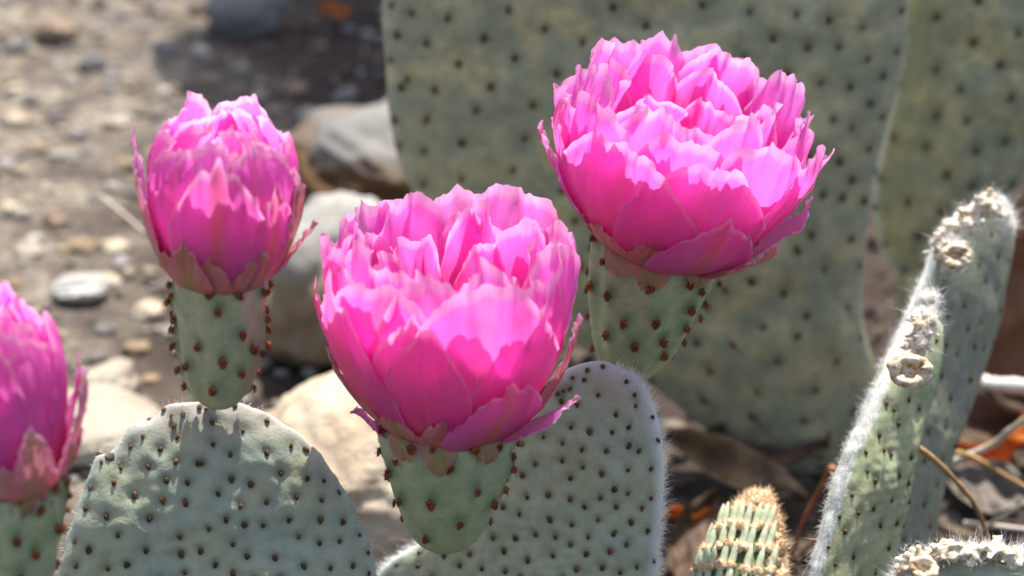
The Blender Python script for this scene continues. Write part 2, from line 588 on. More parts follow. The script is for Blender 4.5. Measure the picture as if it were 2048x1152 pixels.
class Flower:
    """dimensions in photo pixels at the flower's depth; u = metres per such pixel"""

    def __init__(s, root, base_px, depth, tilt=0.0, lean=0.0):
        s.root = root
        s.org = np.array(root.location)
        s.u = depth * MPP
        s.base = P(*base_px, depth)
        s.A = unit(np.array([math.sin(R(tilt)), -math.sin(R(lean)), math.cos(R(tilt))]))
        f = np.array([0, -1.0, 0])
        s.F = unit(f - s.A * np.dot(f, s.A))
        s.Rt = np.cross(s.A, s.F)
        if s.Rt[0] < 0:
            s.Rt = -s.Rt
        s.k = 0

    def er(s, ph):
        return np.cos(ph)[..., None] * s.F + np.sin(ph)[..., None] * s.Rt

    def fruit(s, prof, h, spots, fill=40, seed=0, mat=None, ribs=8, halo_r=17):
        """prof: (z fraction, radius) list"""
        nth, nz = 112, 56
        zz = np.linspace(0, 1, nz)
        pr = np.array(prof)
        rr = np.interp(zz, pr[:, 0], pr[:, 1])
        rr = np.convolve(np.pad(rr, 2, mode='edge'), [.1, .2, .4, .2, .1], 'valid')
        rr[0] = pr[0, 1]
        s.h = h
        th = np.linspace(0, 2 * math.pi, nth, endpoint=False)
        TH, ZZ = np.meshgrid(th, zz)
        wob = snoise(seed, 8, 0.6, 2.4, 3)
        env = np.clip(ZZ * 5, 0, 1)
        rad = rr[:, None] * (1 + 0.04 * env * np.sin(ribs * TH + 3 * ZZ + seed) + 0.02 * env * wob(np.cos(TH), np.sin(TH), ZZ * 1.5))
        V = s.base + (s.er(TH) * rad[..., None] + s.A * (ZZ * h)[..., None]) * s.u
        V = V.reshape(-1, 3)
        N = s.er(TH).reshape(-1, 3)
        pj = project(V)
        facing = ((CAM - V) * N).sum(1) > 0
        sp = []
        for x, y in spots:
            d = (pj[:, 0] - x) ** 2 + (pj[:, 1] - y) ** 2 + np.where(facing, 0, 1e6)
            sp.append(int(np.argmin(d)))
        rs = np.random.RandomState(seed)
        back = [i for i in rs.permutation(len(V)) if not facing[i] and ZZ.ravel()[i] > 0.12 and ZZ.ravel()[i] < 0.97]
        used = [V[i] for i in sp]
        for i in back:
            if np.min(np.linalg.norm(np.array(used) - V[i], axis=1)) > fill * s.u:
                used.append(V[i]); sp.append(int(i))
        halo = np.zeros(len(V)); dn = np.zeros(len(V)); rib = np.zeros(len(V))
        hr = halo_r * s.u
        for i in sp:
            dv = V - V[i]
            along = dv @ s.A
            across = np.linalg.norm(dv - along[:, None] * s.A, axis=1)
            d2 = ((along - hr * 0.55) ** 2 * 0.6 + across ** 2) / hr ** 2
            halo = np.maximum(halo, np.exp(-d2 * 1.1))
            dn += 7.5 * np.exp(-(across / (hr * 0.75)) ** 2 - (along / (hr * 0.9)) ** 2) - 1.5 * np.exp(-(across / (hr * 1.8)) ** 2 - ((along - hr * 1.2) / (hr * 1.3)) ** 2)
            rib += 5.5 * np.exp(-(across / (hr * 0.7)) ** 2) * np.exp(-((along + hr * 2.2) / (hr * 2.0)) ** 2)
        V = V + N * ((dn + rib) * s.u)[:, None]
        up = np.clip((ZZ.ravel() - 0.0), 0, 1)
        surf = np.stack([halo, np.zeros(len(V)), np.zeros(len(V))], -1)
        # caps
        fs = grid_faces(nth, nz, True)
        V = np.concatenate([V, [s.base - s.A * 3 * s.u, s.base + s.A * (h - 14) * s.u]], 0)
        surf = np.concatenate([surf, [[0, 0, 0], [0, 0, 0]]], 0)
        k = nth * nz
        fs += [(k, (i + 1) % nth, i) for i in range(nth)]
        b = nth * (nz - 1)
        fs += [(k + 1, b + i, b + (i + 1) % nth) for i in range(nth)]
        fr = mesh_obj("flower_base", V - s.org, fs, mat or M_FRUIT, s.root, attrs={"surf": surf})
        for i in sp:
            sc = rs.uniform(0.68, 0.92) * s.u / (0.62 * MPP)
            inst("areole", AR_RED[rs.randint(5)], fr, frame(V[i] - s.org, N[i] + 0.15 * s.A, rs.uniform(-0.5, 0.5), (sc, sc, sc * 0.8), s.A))
        s.top = s.base + s.A * h * s.u
        s.fl = empty("flower", (0, 0, 0), s.root)
        s.fruitV = V

    def petal(s, phi, c, W, kind="petal", top=0.34, notch=0.015, mucro=0.012, ruf=8, mid=0.35, midw=0.12, deep=0.75, deep_to=0.45,
              cup=1.0, fold=0.0, edge=0.5, twist=0.0, nu=45, nv=38, seed=None, jag=0.03, bw=0.45, wide=0.6, roll=0.0, curl=0.0, pleat=2.0, frill=4.0, bp=0.0, crum=7.5, mat=None, off=0.0):
        """c: four (r, z) Bezier points; W: full width; all in px units. phi in degrees, 0 faces the camera"""
        s.k += 1
        sd = seed if seed is not None else s.k * 13 + int(s.base[0] * 1e4) % 977
        rs = np.random.RandomState(abs(sd))
        phi = R(phi)
        u1 = np.linspace(-1, 1, nu)
        v1 = np.linspace(0, 1, nv)
        U, Vv = np.meshgrid(u1, v1)
        nj = snoise(sd + 1, 9, 0.5, 2.2, 1)
        nj2 = snoise(sd + 11, 9, 3.0, 8.0, 1)
        nf = snoise(sd + 12, 9, 1.6, 4.5, 2)
        na = snoise(sd + 2, 9, 0.4, 1.5, 2)
        nb = snoise(sd + 3, 10, 1.2, 3.8, 2)
        topu = 1 - top * np.abs(U) ** 2.6 + 0.7 * jag * nj(U * 0.9) + 0.006 * nj2(U * 1.3) - notch * np.exp(-((np.abs(U) - 0.16) / 0.12) ** 2) + mucro * np.exp(-(U / 0.10) ** 2)
        S = Vv * topu
        hw = W / 2 * (bw + (1 - bw) * np.sin(np.clip(S / wide, 0, 1) * math.pi / 2)) * (1 - 0.10 * np.clip((S - wide) / (1 - wide), 0, 1) ** 2)
        x = U * hw
        rz = bez(c, np.clip(S, 0, 1.12))
        e = 0.02
        d = bez(c, np.clip(S, 0, 1.1) + e) - bez(c, np.clip(S, 0, 1.1) - e)
        d /= np.linalg.norm(d, axis=-1)[..., None]
        nr, nzn = d[..., 1], -d[..., 0]          # outward normal in (r,z)
        rc = np.maximum(rz[..., 0], 40) / max(cup, 0.05)
        tw = twist * S ** 2
        r = rz[..., 0] - rc * (1 - np.cos(x / rc))
        tx = rc * np.sin(np.clip(x / rc, -1.5, 1.5))
        z = rz[..., 1]
        # ruffles, folds
        g = 0.75 * ruf * (S ** 2.2)
        disp = g * (1.2 * na(U * 0.9, S * 1.0) + 0.75 * nb(U * 0.55, S * 0.5) * (0.3 + np.abs(U) ** 1.5 + S ** 4)) + off
        n3 = snoise(sd + 21, 9, 0.8, 2.6, 2)
        disp = disp + crum * S ** 2.5 * (0.35 - np.abs(n3(U * 1.5, S * 0.8)) * 1.6) + 0.4 * crum * S ** 4 * (0.3 - np.abs(n3(U * 3.1 + 4, S * 2.0)))
        mg = np.clip((Vv - 0.8) / 0.2, 0, 1) ** 1.5 + 0.6 * np.clip((np.abs(U) - 0.75) / 0.25, 0, 1) ** 2 * S
        disp = disp + frill * mg * nf(U * 2.0, S * 2.6) + 2.2 * np.clip((Vv - 0.93) / 0.07, 0, 1) * nj2(U * 0.8 + 2)
        disp = disp + pleat * np.sin(S * math.pi) * (-np.exp(-(U / 0.1) ** 2)) + fold * np.abs(U) ** 2 * S ** 2
        disp = disp + roll * np.clip((S - 0.75) / 0.25, 0, 1) ** 2 + 0.22 * pleat * np.cos(U * 13 + sd) * np.clip(S * 1.3, 0, 1) * (0.4 + 0.6 * np.abs(nb(U, S * .3)))
        r = r + disp * nr
        z = z + disp * nzn - 0.15 * abs(ruf) * S ** 3 * nb(U * 0.5 + 3, S * 0.4)
        tx = tx + tw * disp + 0.5 * ruf * S ** 3 * na(S * 1.5, U * 1.3 + 9)
        er = math.cos(phi) * s.F + math.sin(phi) * s.Rt
        et = -math.sin(phi) * s.F + math.cos(phi) * s.Rt
        V = s.top + (r[..., None] * er + tx[..., None] * et + z[..., None] * s.A) * s.u
        # colour: x green/peach rib, y deep base, z pale margin, rim glints painted in
        rib = mid * np.exp(-(U / midw) ** 2) * np.clip(1.25 - S * 0.5, 0, 1)
        if kind == "sepal":
            rib = np.clip(rib + mid * 0.55 * np.exp(-(U / 0.5) ** 2) * np.clip(1.15 - S, 0, 1) + 0.25 * np.clip((S - .85) / .15, 0, 1), 0, 1)
        rib = np.clip(rib + bp * np.clip(1 - S / 0.34, 0, 1), 0, 1)
        dp = deep * np.clip(1 - S / deep_to * 0.8, 0, 1) ** 0.8
        top_d = Vv
        ed = (0.35 + edge) * np.clip((top_d - 0.945) / 0.04, 0, 1) + edge * 0.6 * np.clip((np.abs(U) - 0.93) / 0.07, 0, 1) * (S > 0.3)
        tint = np.stack([rib, dp, np.clip(ed, 0, 1)], -1).reshape(-1, 3)
        uv = np.stack([U * 0.5 + 0.5 + rs.rand() * 7, Vv + rs.rand() * 9], -1).reshape(-1, 2)
        o = mesh_obj(kind, V.reshape(-1, 3) - s.org, grid_faces(nu, nv), mat or (M_PETAL if kind == "petal" else M_SEPAL), s.fl, attrs={"tint": tint}, uv=uv)
        return o

    def spike_tip(s, phi, rz, L=16):
        pass


def jit(rs, a):
    return rs.uniform(-a, a)


# ================================================================== THE PLACE
# ------------------------------------------------------------------ ground
def ground_h(x, y):
    h = 0.004 * mnoise.noise(Vector((x * 9, y * 9, 0))) + 0.002 * mnoise.noise(Vector((x * 40, y * 40, 3))) + 0.0012 * mnoise.noise(Vector((x * 120, y * 120, 5)))
    return h


def axis_samples(a, b, n, far):
    core = list(np.linspace(a, b, n))
    out = [a - far * (k / 10) ** 3 for k in range(10, 0, -1)]
    out2 = [b + far * (k / 10) ** 3 for k in range(1, 11)]
    return out + core + out2


gx = axis_samples(-0.55, 0.55, 230, 30)
gy = axis_samples(-0.15, 1.2, 260, 30)
gv = [(x, y, ground_h(x, y) if (abs(x) < 2 and abs(y) < 3) else 0.0) for y in gy for x in gx]
m = NT("dry stony soil").set(0.95, 0.15)
v = m.obj(1.0)
c = m.ramp(m.noise(v, 34, 5, 0.65), [(0.38, (0.075, 0.062, 0.055)), (0.48, (0.21, 0.178, 0.14)), (0.60, (0.35, 0.30, 0.23)), (0.74, (0.46, 0.42, 0.35))])
c = m.mix(m.ramp(m.noise(v, 150, 5, 0.7), [(0.45, (0, 0, 0)), (0.62, (1, 1, 1))]), c, (0.16, 0.13, 0.11))
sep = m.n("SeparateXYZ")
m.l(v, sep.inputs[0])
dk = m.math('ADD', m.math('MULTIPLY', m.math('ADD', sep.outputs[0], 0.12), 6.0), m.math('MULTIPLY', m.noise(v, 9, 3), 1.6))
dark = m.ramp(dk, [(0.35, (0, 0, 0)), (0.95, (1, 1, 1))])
c = m.mix(m.math('MULTIPLY', dark, 0.93), c, (0.055, 0.040, 0.033))  # dark mulch tone towards the right, with shade worked into the colour
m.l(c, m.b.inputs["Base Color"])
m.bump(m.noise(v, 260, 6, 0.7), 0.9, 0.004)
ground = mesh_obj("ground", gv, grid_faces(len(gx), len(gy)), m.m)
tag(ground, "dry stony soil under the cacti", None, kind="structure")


# ------------------------------------------------------------------ gravel (uncountable) and single stones
def ico(sub):
    import bmesh
    b = bmesh.new()
    bmesh.ops.create_icosphere(b, subdivisions=sub, radius=1)
    vs = np.array([v.co[:] for v in b.verts])
    fs = [[q.index for q in f.verts] for f in b.faces]
    b.free()
    return vs, fs


IC1, IC2, IC4 = ico(2), ico(3), ico(5)


def stone_shape(ic, seed, sx, sy, sz, rough=0.22, power=1.0, fr=(0.4, 1.3)):
    vs, fs = ic
    nz = snoise(seed, 8, fr[0], fr[1], 3)
    nz2 = snoise(seed + 1, 8, fr[1] * 1.5, fr[1] * 4, 3)
    nz3 = snoise(seed + 2, 10, 4, 9, 3)
    d = 1 + 0.06 * rough * nz3(vs[:, 0], vs[:, 1], vs[:, 2]) - 0.35 * rough * np.abs(nz2(vs[:, 1], vs[:, 2], vs[:, 0])) + rough * nz(vs[:, 0], vs[:, 1], vs[:, 2]) + rough * 0.22 * nz2(vs[:, 0], vs[:, 1], vs[:, 2])
    q = vs * d[:, None]
    q = np.sign(q) * np.abs(q) ** power
    return q * np.array([sx, sy, sz]), fs


def rotz(q, a):
    c, s_ = math.cos(a), math.sin(a)
    return np.stack([q[:, 0] * c - q[:, 1] * s_, q[:, 0] * s_ + q[:, 1] * c, q[:, 2]], -1)


def rotx(q, a):
    c, s_ = math.cos(a), math.sin(a)
    return np.stack([q[:, 0], q[:, 1] * c - q[:, 2] * s_, q[:, 1] * s_ + q[:, 2] * c], -1)


def island_mat(name, rough=0.9):
    m = NT(name).set(rough, 0.2)
    at = m.n("Attribute", attribute_name="shade")
    n = m.noise(m.obj(1.0), 500, 4)
    c = m.mix(m.math('MULTIPLY', n, 0.6), at.outputs["Color"], (0.10, 0.085, 0.07))
    m.l(c, m.b.inputs["Base Color"])
    m.bump(n, 0.4, 0.001)
    return m.m


M_GRAV = island_mat("mixed gravel")
pal_l = [(0.42, 0.35, 0.25), (0.33, 0.27, 0.19), (0.36, 0.33, 0.29), (0.50, 0.46, 0.39), (0.22, 0.18, 0.14), (0.28, 0.25, 0.24), (0.19, 0.16, 0.14), (0.40, 0.32, 0.22), (0.30, 0.28, 0.27)]
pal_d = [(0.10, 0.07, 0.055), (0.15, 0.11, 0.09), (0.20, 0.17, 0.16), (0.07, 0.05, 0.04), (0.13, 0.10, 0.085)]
gvv, gff, gcc = [], [], []
shapes = [stone_shape(IC1, 100 + k, 1, rng.uniform(0.6, 1), rng.uniform(0.4, 0.7), 0.3) for k in range(10)]
off = 0
NG = 7500
for k in range(NG):
    x = NP.uniform(-0.46, 0.48)
    y = NP.uniform(0.02, 1.02)
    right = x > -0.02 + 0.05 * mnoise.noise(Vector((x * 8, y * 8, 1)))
    shade_zone = (mnoise.noise(Vector((x * 7 + 3, y * 5, 9))) > -0.05 and x > -0.2)  # stones take darker tones here, shade put into their colour
    if right and NP.rand() < 0.6:
        continue
    r = 0.0012 + 0.0044 * NP.rand() ** 3.0
    vs, fs = shapes[NP.randint(10)]
    q = rotz(rotx(vs, NP.uniform(-.6, .6)), NP.uniform(0, 6.28)) * r
    q = q + np.array([x, y, ground_h(x, y) + r * 0.25])
    cc = (pal_d if (right or shade_zone) and NP.rand() < 0.7 else pal_l)
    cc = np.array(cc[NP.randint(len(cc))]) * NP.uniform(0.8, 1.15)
    gvv.append(q)
    gff += [[i + off for i in f] for f in fs]
    gcc.append(np.tile(cc, (len(q), 1)))
    off += len(q)
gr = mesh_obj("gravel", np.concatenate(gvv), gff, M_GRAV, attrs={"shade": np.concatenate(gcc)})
tag(gr, "fine beige and grey gravel strewn over the soil", None, kind="stuff")


def mat_rock(name, a, b, cdark, scale=30, bump=0.35, spots=True, under=None):
    m = NT(name).set(0.85, 0.2)
    v = m.obj(1.0)
    c = m.ramp(m.noise(v, scale, 5, 0.6), [(0.33, cdark), (0.47, a), (0.7, b)])
    if spots:
        c = m.mix(m.ramp(m.noise(v, scale * 9, 4, 0.7), [(0.52, (0, 0, 0)), (0.72, (0.7,) * 3)]), c, cdark)
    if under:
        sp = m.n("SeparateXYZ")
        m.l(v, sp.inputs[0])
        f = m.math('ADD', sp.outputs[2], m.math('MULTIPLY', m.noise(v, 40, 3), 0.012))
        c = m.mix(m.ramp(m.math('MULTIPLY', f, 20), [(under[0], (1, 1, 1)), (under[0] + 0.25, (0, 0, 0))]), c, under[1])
    m.l(c, m.b.inputs["Base Color"])
    m.bump(m.math('ADD', m.noise(v, scale * 14, 5, 0.65), m.noise(v, scale * 3, 4, 0.6)), bump * 1.6, 0.0022)
    return m.m


M_R_TAN = mat_rock("pale tan sandstone", (0.50, 0.41, 0.29), (0.58, 0.51, 0.40), (0.36, 0.27, 0.19), 26)
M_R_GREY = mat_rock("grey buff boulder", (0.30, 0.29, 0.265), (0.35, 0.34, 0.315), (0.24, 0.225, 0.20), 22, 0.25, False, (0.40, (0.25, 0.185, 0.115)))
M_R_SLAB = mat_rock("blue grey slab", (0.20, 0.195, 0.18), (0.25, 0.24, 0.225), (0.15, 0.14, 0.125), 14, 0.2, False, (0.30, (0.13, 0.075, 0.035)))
M_R_WHITE = mat_rock("chalk white stone", (0.52, 0.50, 0.46), (0.62, 0.60, 0.56), (0.36, 0.33, 0.29), 60)
M_R_DARK = mat_rock("slate grey stone", (0.20, 0.188, 0.18), (0.27, 0.255, 0.24), (0.12, 0.11, 0.10), 30)
M_R_SAND = mat_rock("flat sand coloured stone", (0.38, 0.33, 0.26), (0.44, 0.39, 0.31), (0.26, 0.215, 0.165), 20)
M_R_BROWN = mat_rock("brown stone", (0.27, 0.20, 0.14), (0.36, 0.28, 0.20), (0.16, 0.11, 0.08), 40)


def rock(px, py, size, mat, label, seed, rough=0.16, yaw=0.0, sink=0.3, power=1.0, cat="rock", name="rock", group=None, zoff=0.0, tilt=0.0, ic=None):
    """px, py: photo pixel of the rock's centre; size: half extents in metres"""
    sx, sy, sz = size
    zc = sz * (1 - sink) + zoff
    c = G(px, py, zc)
    q, fs = stone_shape(ic or IC4, seed, sx, sy, sz, rough, power)
    q = rotz(rotx(q, tilt), yaw)
    o = mesh_obj(name, q, fs, mat, loc=(c[0], c[1], c[2]))
    tag(o, label, cat, group)
    return o


rock(735, 960, (0.040, 0.046, 0.034), M_R_TAN, "large rounded tan boulder between the two front cacti", 3, 0.15, 0.4, 0.3)
rock(682, 575, (0.036, 0.036, 0.036), M_R_GREY, "grey buff boulder with ochre underside right behind the left bud flower", 8, 0.15, 0.1, 0.25)
rock(765, 330, (0.042, 0.046, 0.028), M_R_SLAB, "big blue grey slab leaning against the mottled back cactus", 14, 0.20, -0.5, 0.25, 0.9)
rock(800, 455, (0.011, 0.009, 0.009), M_R_WHITE, "small white stone peeping out above the grey buff boulder", 15, 0.15)
rock(158, 578, (0.0115, 0.009, 0.006), M_R_WHITE, "bright white angular stone on the gravel at left", 21, 0.25, 0.2, 0.1)
rock(490, 22, (0.023, 0.018, 0.014), M_R_DARK, "slate grey stone at the very top of the view", 22, 0.14)
rock(195, 850, (0.024, 0.026, 0.010), M_R_SAND, "flat sand coloured stone behind the leftmost flower", 23, 0.10, 0.3)
rock(215, 770, (0.014, 0.010, 0.008), M_R_SAND, "smaller sand coloured stone just above the flat one", 24, 0.16, 0.9)
rock(185, 126, (0.008, 0.006, 0.005), M_R_DARK, "small bluish grey pebble at upper left", 26, 0.2)
rock(110, 60, (0.012, 0.009, 0.006), M_R_BROWN, "brown stone near the top left corner", 28, 0.2)
rock(640, 330, (0.010, 0.009, 0.006), M_R_DARK, "dark stone to the left of the blue grey slab", 29, 0.2)
PEB = [(30, 180), (70, 300), (120, 230), (20, 420), (250, 330), (60, 500), (230, 500), (330, 100), (260, 180), (210, 660), (270, 700), (40, 90),
                 (300, 620), (340, 30), (190, 400), (560, 470), (20, 570), (110, 440), (250, 30), (590, 180), (420, 160), (640, 90), (700, 60), (690, 190), (570, 640), (240, 250), (150, 320), (90, 380), (300, 760), (160, 500), (215, 560), (30, 240)]
info = []
for (px, py) in PEB:
    ch = rng.choice([("brown", M_R_BROWN), ("pale tan", M_R_TAN), ("buff grey", M_R_GREY), ("sand coloured", M_R_SAND), ("dark slate", M_R_DARK)]) if px < 400 else rng.choice([("brown", M_R_BROWN), ("dark slate", M_R_DARK)])
    hz = "at the left edge" if px < 80 else "left of the bud flower" if px < 235 else "beside or behind the bud flower" if px < 480 else "between bud flower and grey slab"
    vt = "near the top of the view" if py < 110 else "in the upper gravel" if py < 340 else "in the middle gravel" if py < 530 else "in the lower gravel"
    info.append([px, py, ch[0], ch[1], ch[0] + " pebble " + hz + ", " + vt])
for k, (px, py, cn, mt, lb) in enumerate(info):
    same = sorted([q[0] + q[1] * 0.01 for q in info if q[4] == lb])
    if len(same) > 1:
        i = same.index(px + py * 0.01)
        lb = ("leftmost " if i == 0 else "rightmost " if i == len(same) - 1 else "middle ") + lb
    sz = rng.uniform(0.0030, 0.0062)
    rock(px, py, (sz * rng.uniform(0.9, 1.5), sz, sz * rng.uniform(0.5, 0.8)), mt, lb, 51 + k, 0.36, rng.uniform(0, 3), 0.6,
         name="pebble", cat="stone", group="small stones scattered on the gravel", ic=IC2)

# ------------------------------------------------------------------ leaf litter
M_LITTER = island_mat("brown leaf litter", 0.85)
vv, ff, cc_, off = [], [], [], 0
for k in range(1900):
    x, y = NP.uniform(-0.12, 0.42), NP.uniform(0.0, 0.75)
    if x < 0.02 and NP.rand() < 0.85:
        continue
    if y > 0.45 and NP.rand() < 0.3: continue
    L, w = NP.uniform(0.003, 0.017), NP.uniform(0.0008, 0.004)
    n5 = 5
    a = NP.uniform(0, 6.28)
    tl = NP.uniform(-0.35, 0.35)
    cu = NP.uniform(-0.4, 0.6)
    pts = []
    for i in range(n5):
        t = i / (n5 - 1) - 0.5
        ww = w * (1 - (2 * t) ** 2 * 0.9)
        zc = t * L * tl + cu * L * t * t * 0.8
        for sgn in (-1, 0, 1):
            pts.append((t * L, sgn * ww, zc + (abs(sgn) * ww * 0.5)))
    q = rotz(np.array(pts), a) + np.array([x, y, ground_h(x, y) + NP.uniform(0.0008, 0.006)])
    for i in range(n5 - 1):
        for j in range(2):
            b = off + i * 3 + j
            ff.append((b, b + 1, b + 4, b + 3))
    base = np.array([(0.16, 0.085, 0.04), (0.09, 0.05, 0.03), (0.24, 0.16, 0.09), (0.055, 0.032, 0.022), (0.30, 0.25, 0.19), (0.13, 0.09, 0.07)][NP.randint(6)]) * NP.uniform(0.35, 0.8)  # litter browns darkened to stand in for shade under the pads
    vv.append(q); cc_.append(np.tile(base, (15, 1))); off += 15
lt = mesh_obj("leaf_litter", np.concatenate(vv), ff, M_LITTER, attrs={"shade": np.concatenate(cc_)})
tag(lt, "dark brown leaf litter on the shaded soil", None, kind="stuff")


def mat_leaf(name, a, b, trans=0.35):
    m = NT(name).set(0.6, 0.3)
    v = m.obj(1.0)
    c = m.ramp(m.noise(v, 160, 4), [(0.35, a), (0.65, b)])
    m.l(c, m.b.inputs["Base Color"])
    m.bump(m.noise(v, 500, 4), 0.5, 0.0008)
    tr = m.n("BsdfTranslucent")
    m.l(c, tr.inputs[0])
    mx = m.n("MixShader")
    mx.inputs[0].default_value = trans
    m.l(m.b.outputs[0], mx.inputs[1]); m.l(tr.outputs[0], mx.inputs[2]); m.l(mx.outputs[0], m.out.inputs[0])
    return m.m


M_LF_ORANGE = mat_leaf("orange dry leaf", (0.50, 0.13, 0.02), (0.70, 0.26, 0.05), 0.5)
M_LF_BROWN = mat_leaf("brown dry leaf", (0.05, 0.028, 0.016), (0.115, 0.068, 0.038), 0.1)  # brown lowered to carry the big pad's shadow in the tone
M_LF_GREY = mat_leaf("grey dry leaf", (0.12, 0.10, 0.08), (0.20, 0.17, 0.14), 0.15)
M_LF_TAN = mat_leaf("tan dry leaf", (0.12, 0.07, 0.032), (0.24, 0.165, 0.09), 0.15)


def leaf(px, py, depth_z, L, W, mat, label, yaw=0.0, pitch=0.2, rollx=0.0, curl=0.25, seed=0, wav=0.15):
    nu, nv = 15, 30
    rs = snoise(seed, 8, 0.6, 2.4, 2)
    u = np.linspace(-1, 1, nu)
    t = np.linspace(0, 1, nv)
    U, Tt = np.meshgrid(u, t)
    w = W / 2 * np.sin(np.pi * np.clip(Tt * 0.97 + 0.02, 0, 1)) ** 0.75 * (1 + 0.06 * rs(Tt * 2, 0 * Tt))
    x = (Tt - 0.5) * L
    y = U * w
    z = curl * L * (Tt - 0.5) ** 2 * 2 + 0.35 * W * (U ** 2) * (0.5 + 0.5 * rs(Tt, U * 0.3)) + wav * W * rs(U * 0.7, Tt * 1.6) + 0.002 * W * np.cos(U * 20)
    V = np.stack([x, y, z], -1).reshape(-1, 3)
    # top and bottom skins give it a thickness
    V = np.concatenate([V, V - np.array([0, 0, 0.00035])])
    f1 = grid_faces(nu, nv)
    k = nu * nv
    f = f1 + [(b + k, a + k, d + k, c + k) for a, b, c, d in f1]
    c = G(px, py, depth_z)
    o = mesh_obj("dry_leaf", V, f, mat)
    o.matrix_world = Matrix.Translation(Vector(c)) @ Matrix.Rotation(yaw, 4, 'Z') @ Matrix.Rotation(pitch, 4, 'Y') @ Matrix.Rotation(rollx, 4, 'X')
    tag(o, label, "dry leaf")
    return o


leaf(1365, 1040, 0.012, 0.028, 0.013, M_LF_ORANGE, "bright orange dry leaf just right of the front cactus rim", 0.2, 0.1, -0.5, seed=2)
leaf(1470, 935, 0.016, 0.055, 0.017, M_LF_TAN, "long curled tan leaf lying above the ribbed young pad", -0.35, 0.30, 0.75, 0.15, seed=3)
leaf(1545, 965, 0.012, 0.030, 0.012, M_LF_GREY, "pale grey leaf fragment beyond the ribbed young pad", -0.25, 0.05, 0.7, 0.1, seed=4)
leaf(1385, 1095, 0.010, 0.046, 0.020, M_LF_BROWN, "broad brown leaf left of the ribbed young pad", 1.25, -0.2, 0.5, 0.2, seed=5)
leaf(2010, 905, 0.016, 0.038, 0.022, M_LF_ORANGE, "glowing orange dry leaf at the right edge of the picture", 0.5, -0.1, -0.9, seed=6)
leaf(1955, 855, 0.018, 0.060, 0.030, M_LF_BROWN, "wide brown bark like leaf under the white stick", 0.15, 0.1, 0.5, 0.06, seed=7)
leaf(1985, 985, 0.010, 0.034, 0.020, M_LF_GREY, "grey leaf beneath the arching tan stalk", -0.6, 0.0, 0.5, 0.1, seed=8)
leaf(2035, 610, 0.045, 0.085, 0.045, mat_leaf("terracotta dead leaf", (0.26, 0.11, 0.05), (0.36, 0.17, 0.085), 0.2), "large upright terracotta brown dead leaf at the right edge", 1.3, -1.2, 0.5, 0.12, seed=9)
leaf(1520, 905, 0.010, 0.05, 0.022, M_LF_BROWN, "dark brown leaf lying beneath the big mottled cactus", 0.1, 0.05, 0.3, 0.1, seed=12)
leaf(670, 24, 0.008, 0.018, 0.010, M_LF_ORANGE, "small rusty leaf near the top between slate stone and cactus", 0.3, 0.1, 0.2, seed=10)


def tube(name, pts, rad, mat, label, cat, group=None, n=8, parent=None, taper=0.6, lumpy=0.12, seed=0):
    pts = [Vector(p) for p in pts]
    fine = []
    m_ = len(pts)
    for i in range(m_ - 1):
        p0, p1, p2, p3 = pts[max(i - 1, 0)], pts[i], pts[i + 1], pts[min(i + 2, m_ - 1)]
        for k in range(9):
            t = k / 9
            fine.append(0.5 * (2 * p1 + (p2 - p0) * t + (2 * p0 - 5 * p1 + 4 * p2 - p3) * t * t + (3 * p1 - p0 - 3 * p2 + p3) * t ** 3))
    fine.append(pts[-1])
    rs = np.random.RandomState(seed)
    vs = []
    M = len(fine)
    for i, p in enumerate(fine):
        d = (fine[min(i + 1, M - 1)] - fine[max(i - 1, 0)]).normalized()
        a = d.cross(Vector((0.3, 0.2, 1))).normalized()
        b = d.cross(a)
        r = rad * (1 - (1 - taper) * i / M) * (1 + lumpy * rs.normal() * 0.6)
        for k in range(n):
            t = 6.2832 * k / n
            vs.append(p + (a * math.cos(t) + b * math.sin(t)) * r)
    f = grid_faces(n, M, True)
    f.append(tuple(range(n - 1, -1, -1)))
    f.append(tuple((M - 1) * n + k for k in range(n)))
    o = mesh_obj(name, vs, f, mat, parent)
    if label:
        tag(o, label, cat, group)
    return o


M_STALK = mat_simple("tan stalk", [(0.35, (0.30, 0.17, 0.06)), (0.65, (0.45, 0.29, 0.13))], 300, 0.6)
M_STALK_R = mat_simple("reddish stalk", [(0.35, (0.22, 0.07, 0.03)), (0.65, (0.36, 0.14, 0.07))], 300, 0.6)
M_STRAW = mat_simple("bleached straw", [(0.35, (0.48, 0.40, 0.30)), (0.65, (0.62, 0.56, 0.47))], 300, 0.7)
M_STICKW = mat_simple("white stick", [(0.35, (0.62, 0.58, 0.50)), (0.65, (0.78, 0.76, 0.71))], 300, 0.8, 0.4, 0.001)
tube("dry_stalk", [P(1815, 885, .70), P(1850, 905, .70), P(1900, 950, .71), P(1950, 1010, .72), P(1975, 1075, .735)], 0.0011, M_STALK, "arching tan stalk right of the two tall narrow cacti", "stalk", taper=0.6)
tube("dry_stalk", [P(1880, 900, .80), P(1940, 912, .80), P(2000, 945, .80), P(2070, 985, .80)], 0.0011, M_STALK, "straight tan stalk crossing in front of the orange leaf", "stalk")
tube("dry_stalk", [P(1905, 925, .81), P(1985, 890, .80), (P(2020, 860, .79)), P(2070, 825, .78)], 0.0014, M_STRAW, "pale stalk rising to the right edge above the orange leaf", "stalk")
tube("dry_stalk", [P(1665, 935, .76), P(1635, 990, .77), P(1605, 1050, .775), P(1585, 1110, .78)], 0.0012, M_STALK_R, "thin reddish stalk between ribbed pad and tall narrow cacti", "stalk")
tube("dry_stalk", [P(1665, 1040, .75), P(1630, 1080, .76), P(1580, 1125, .78)], 0.0008, M_STALK_R, "short dark reddish stalk low between ribbed pad and narrow cactus", "stalk")
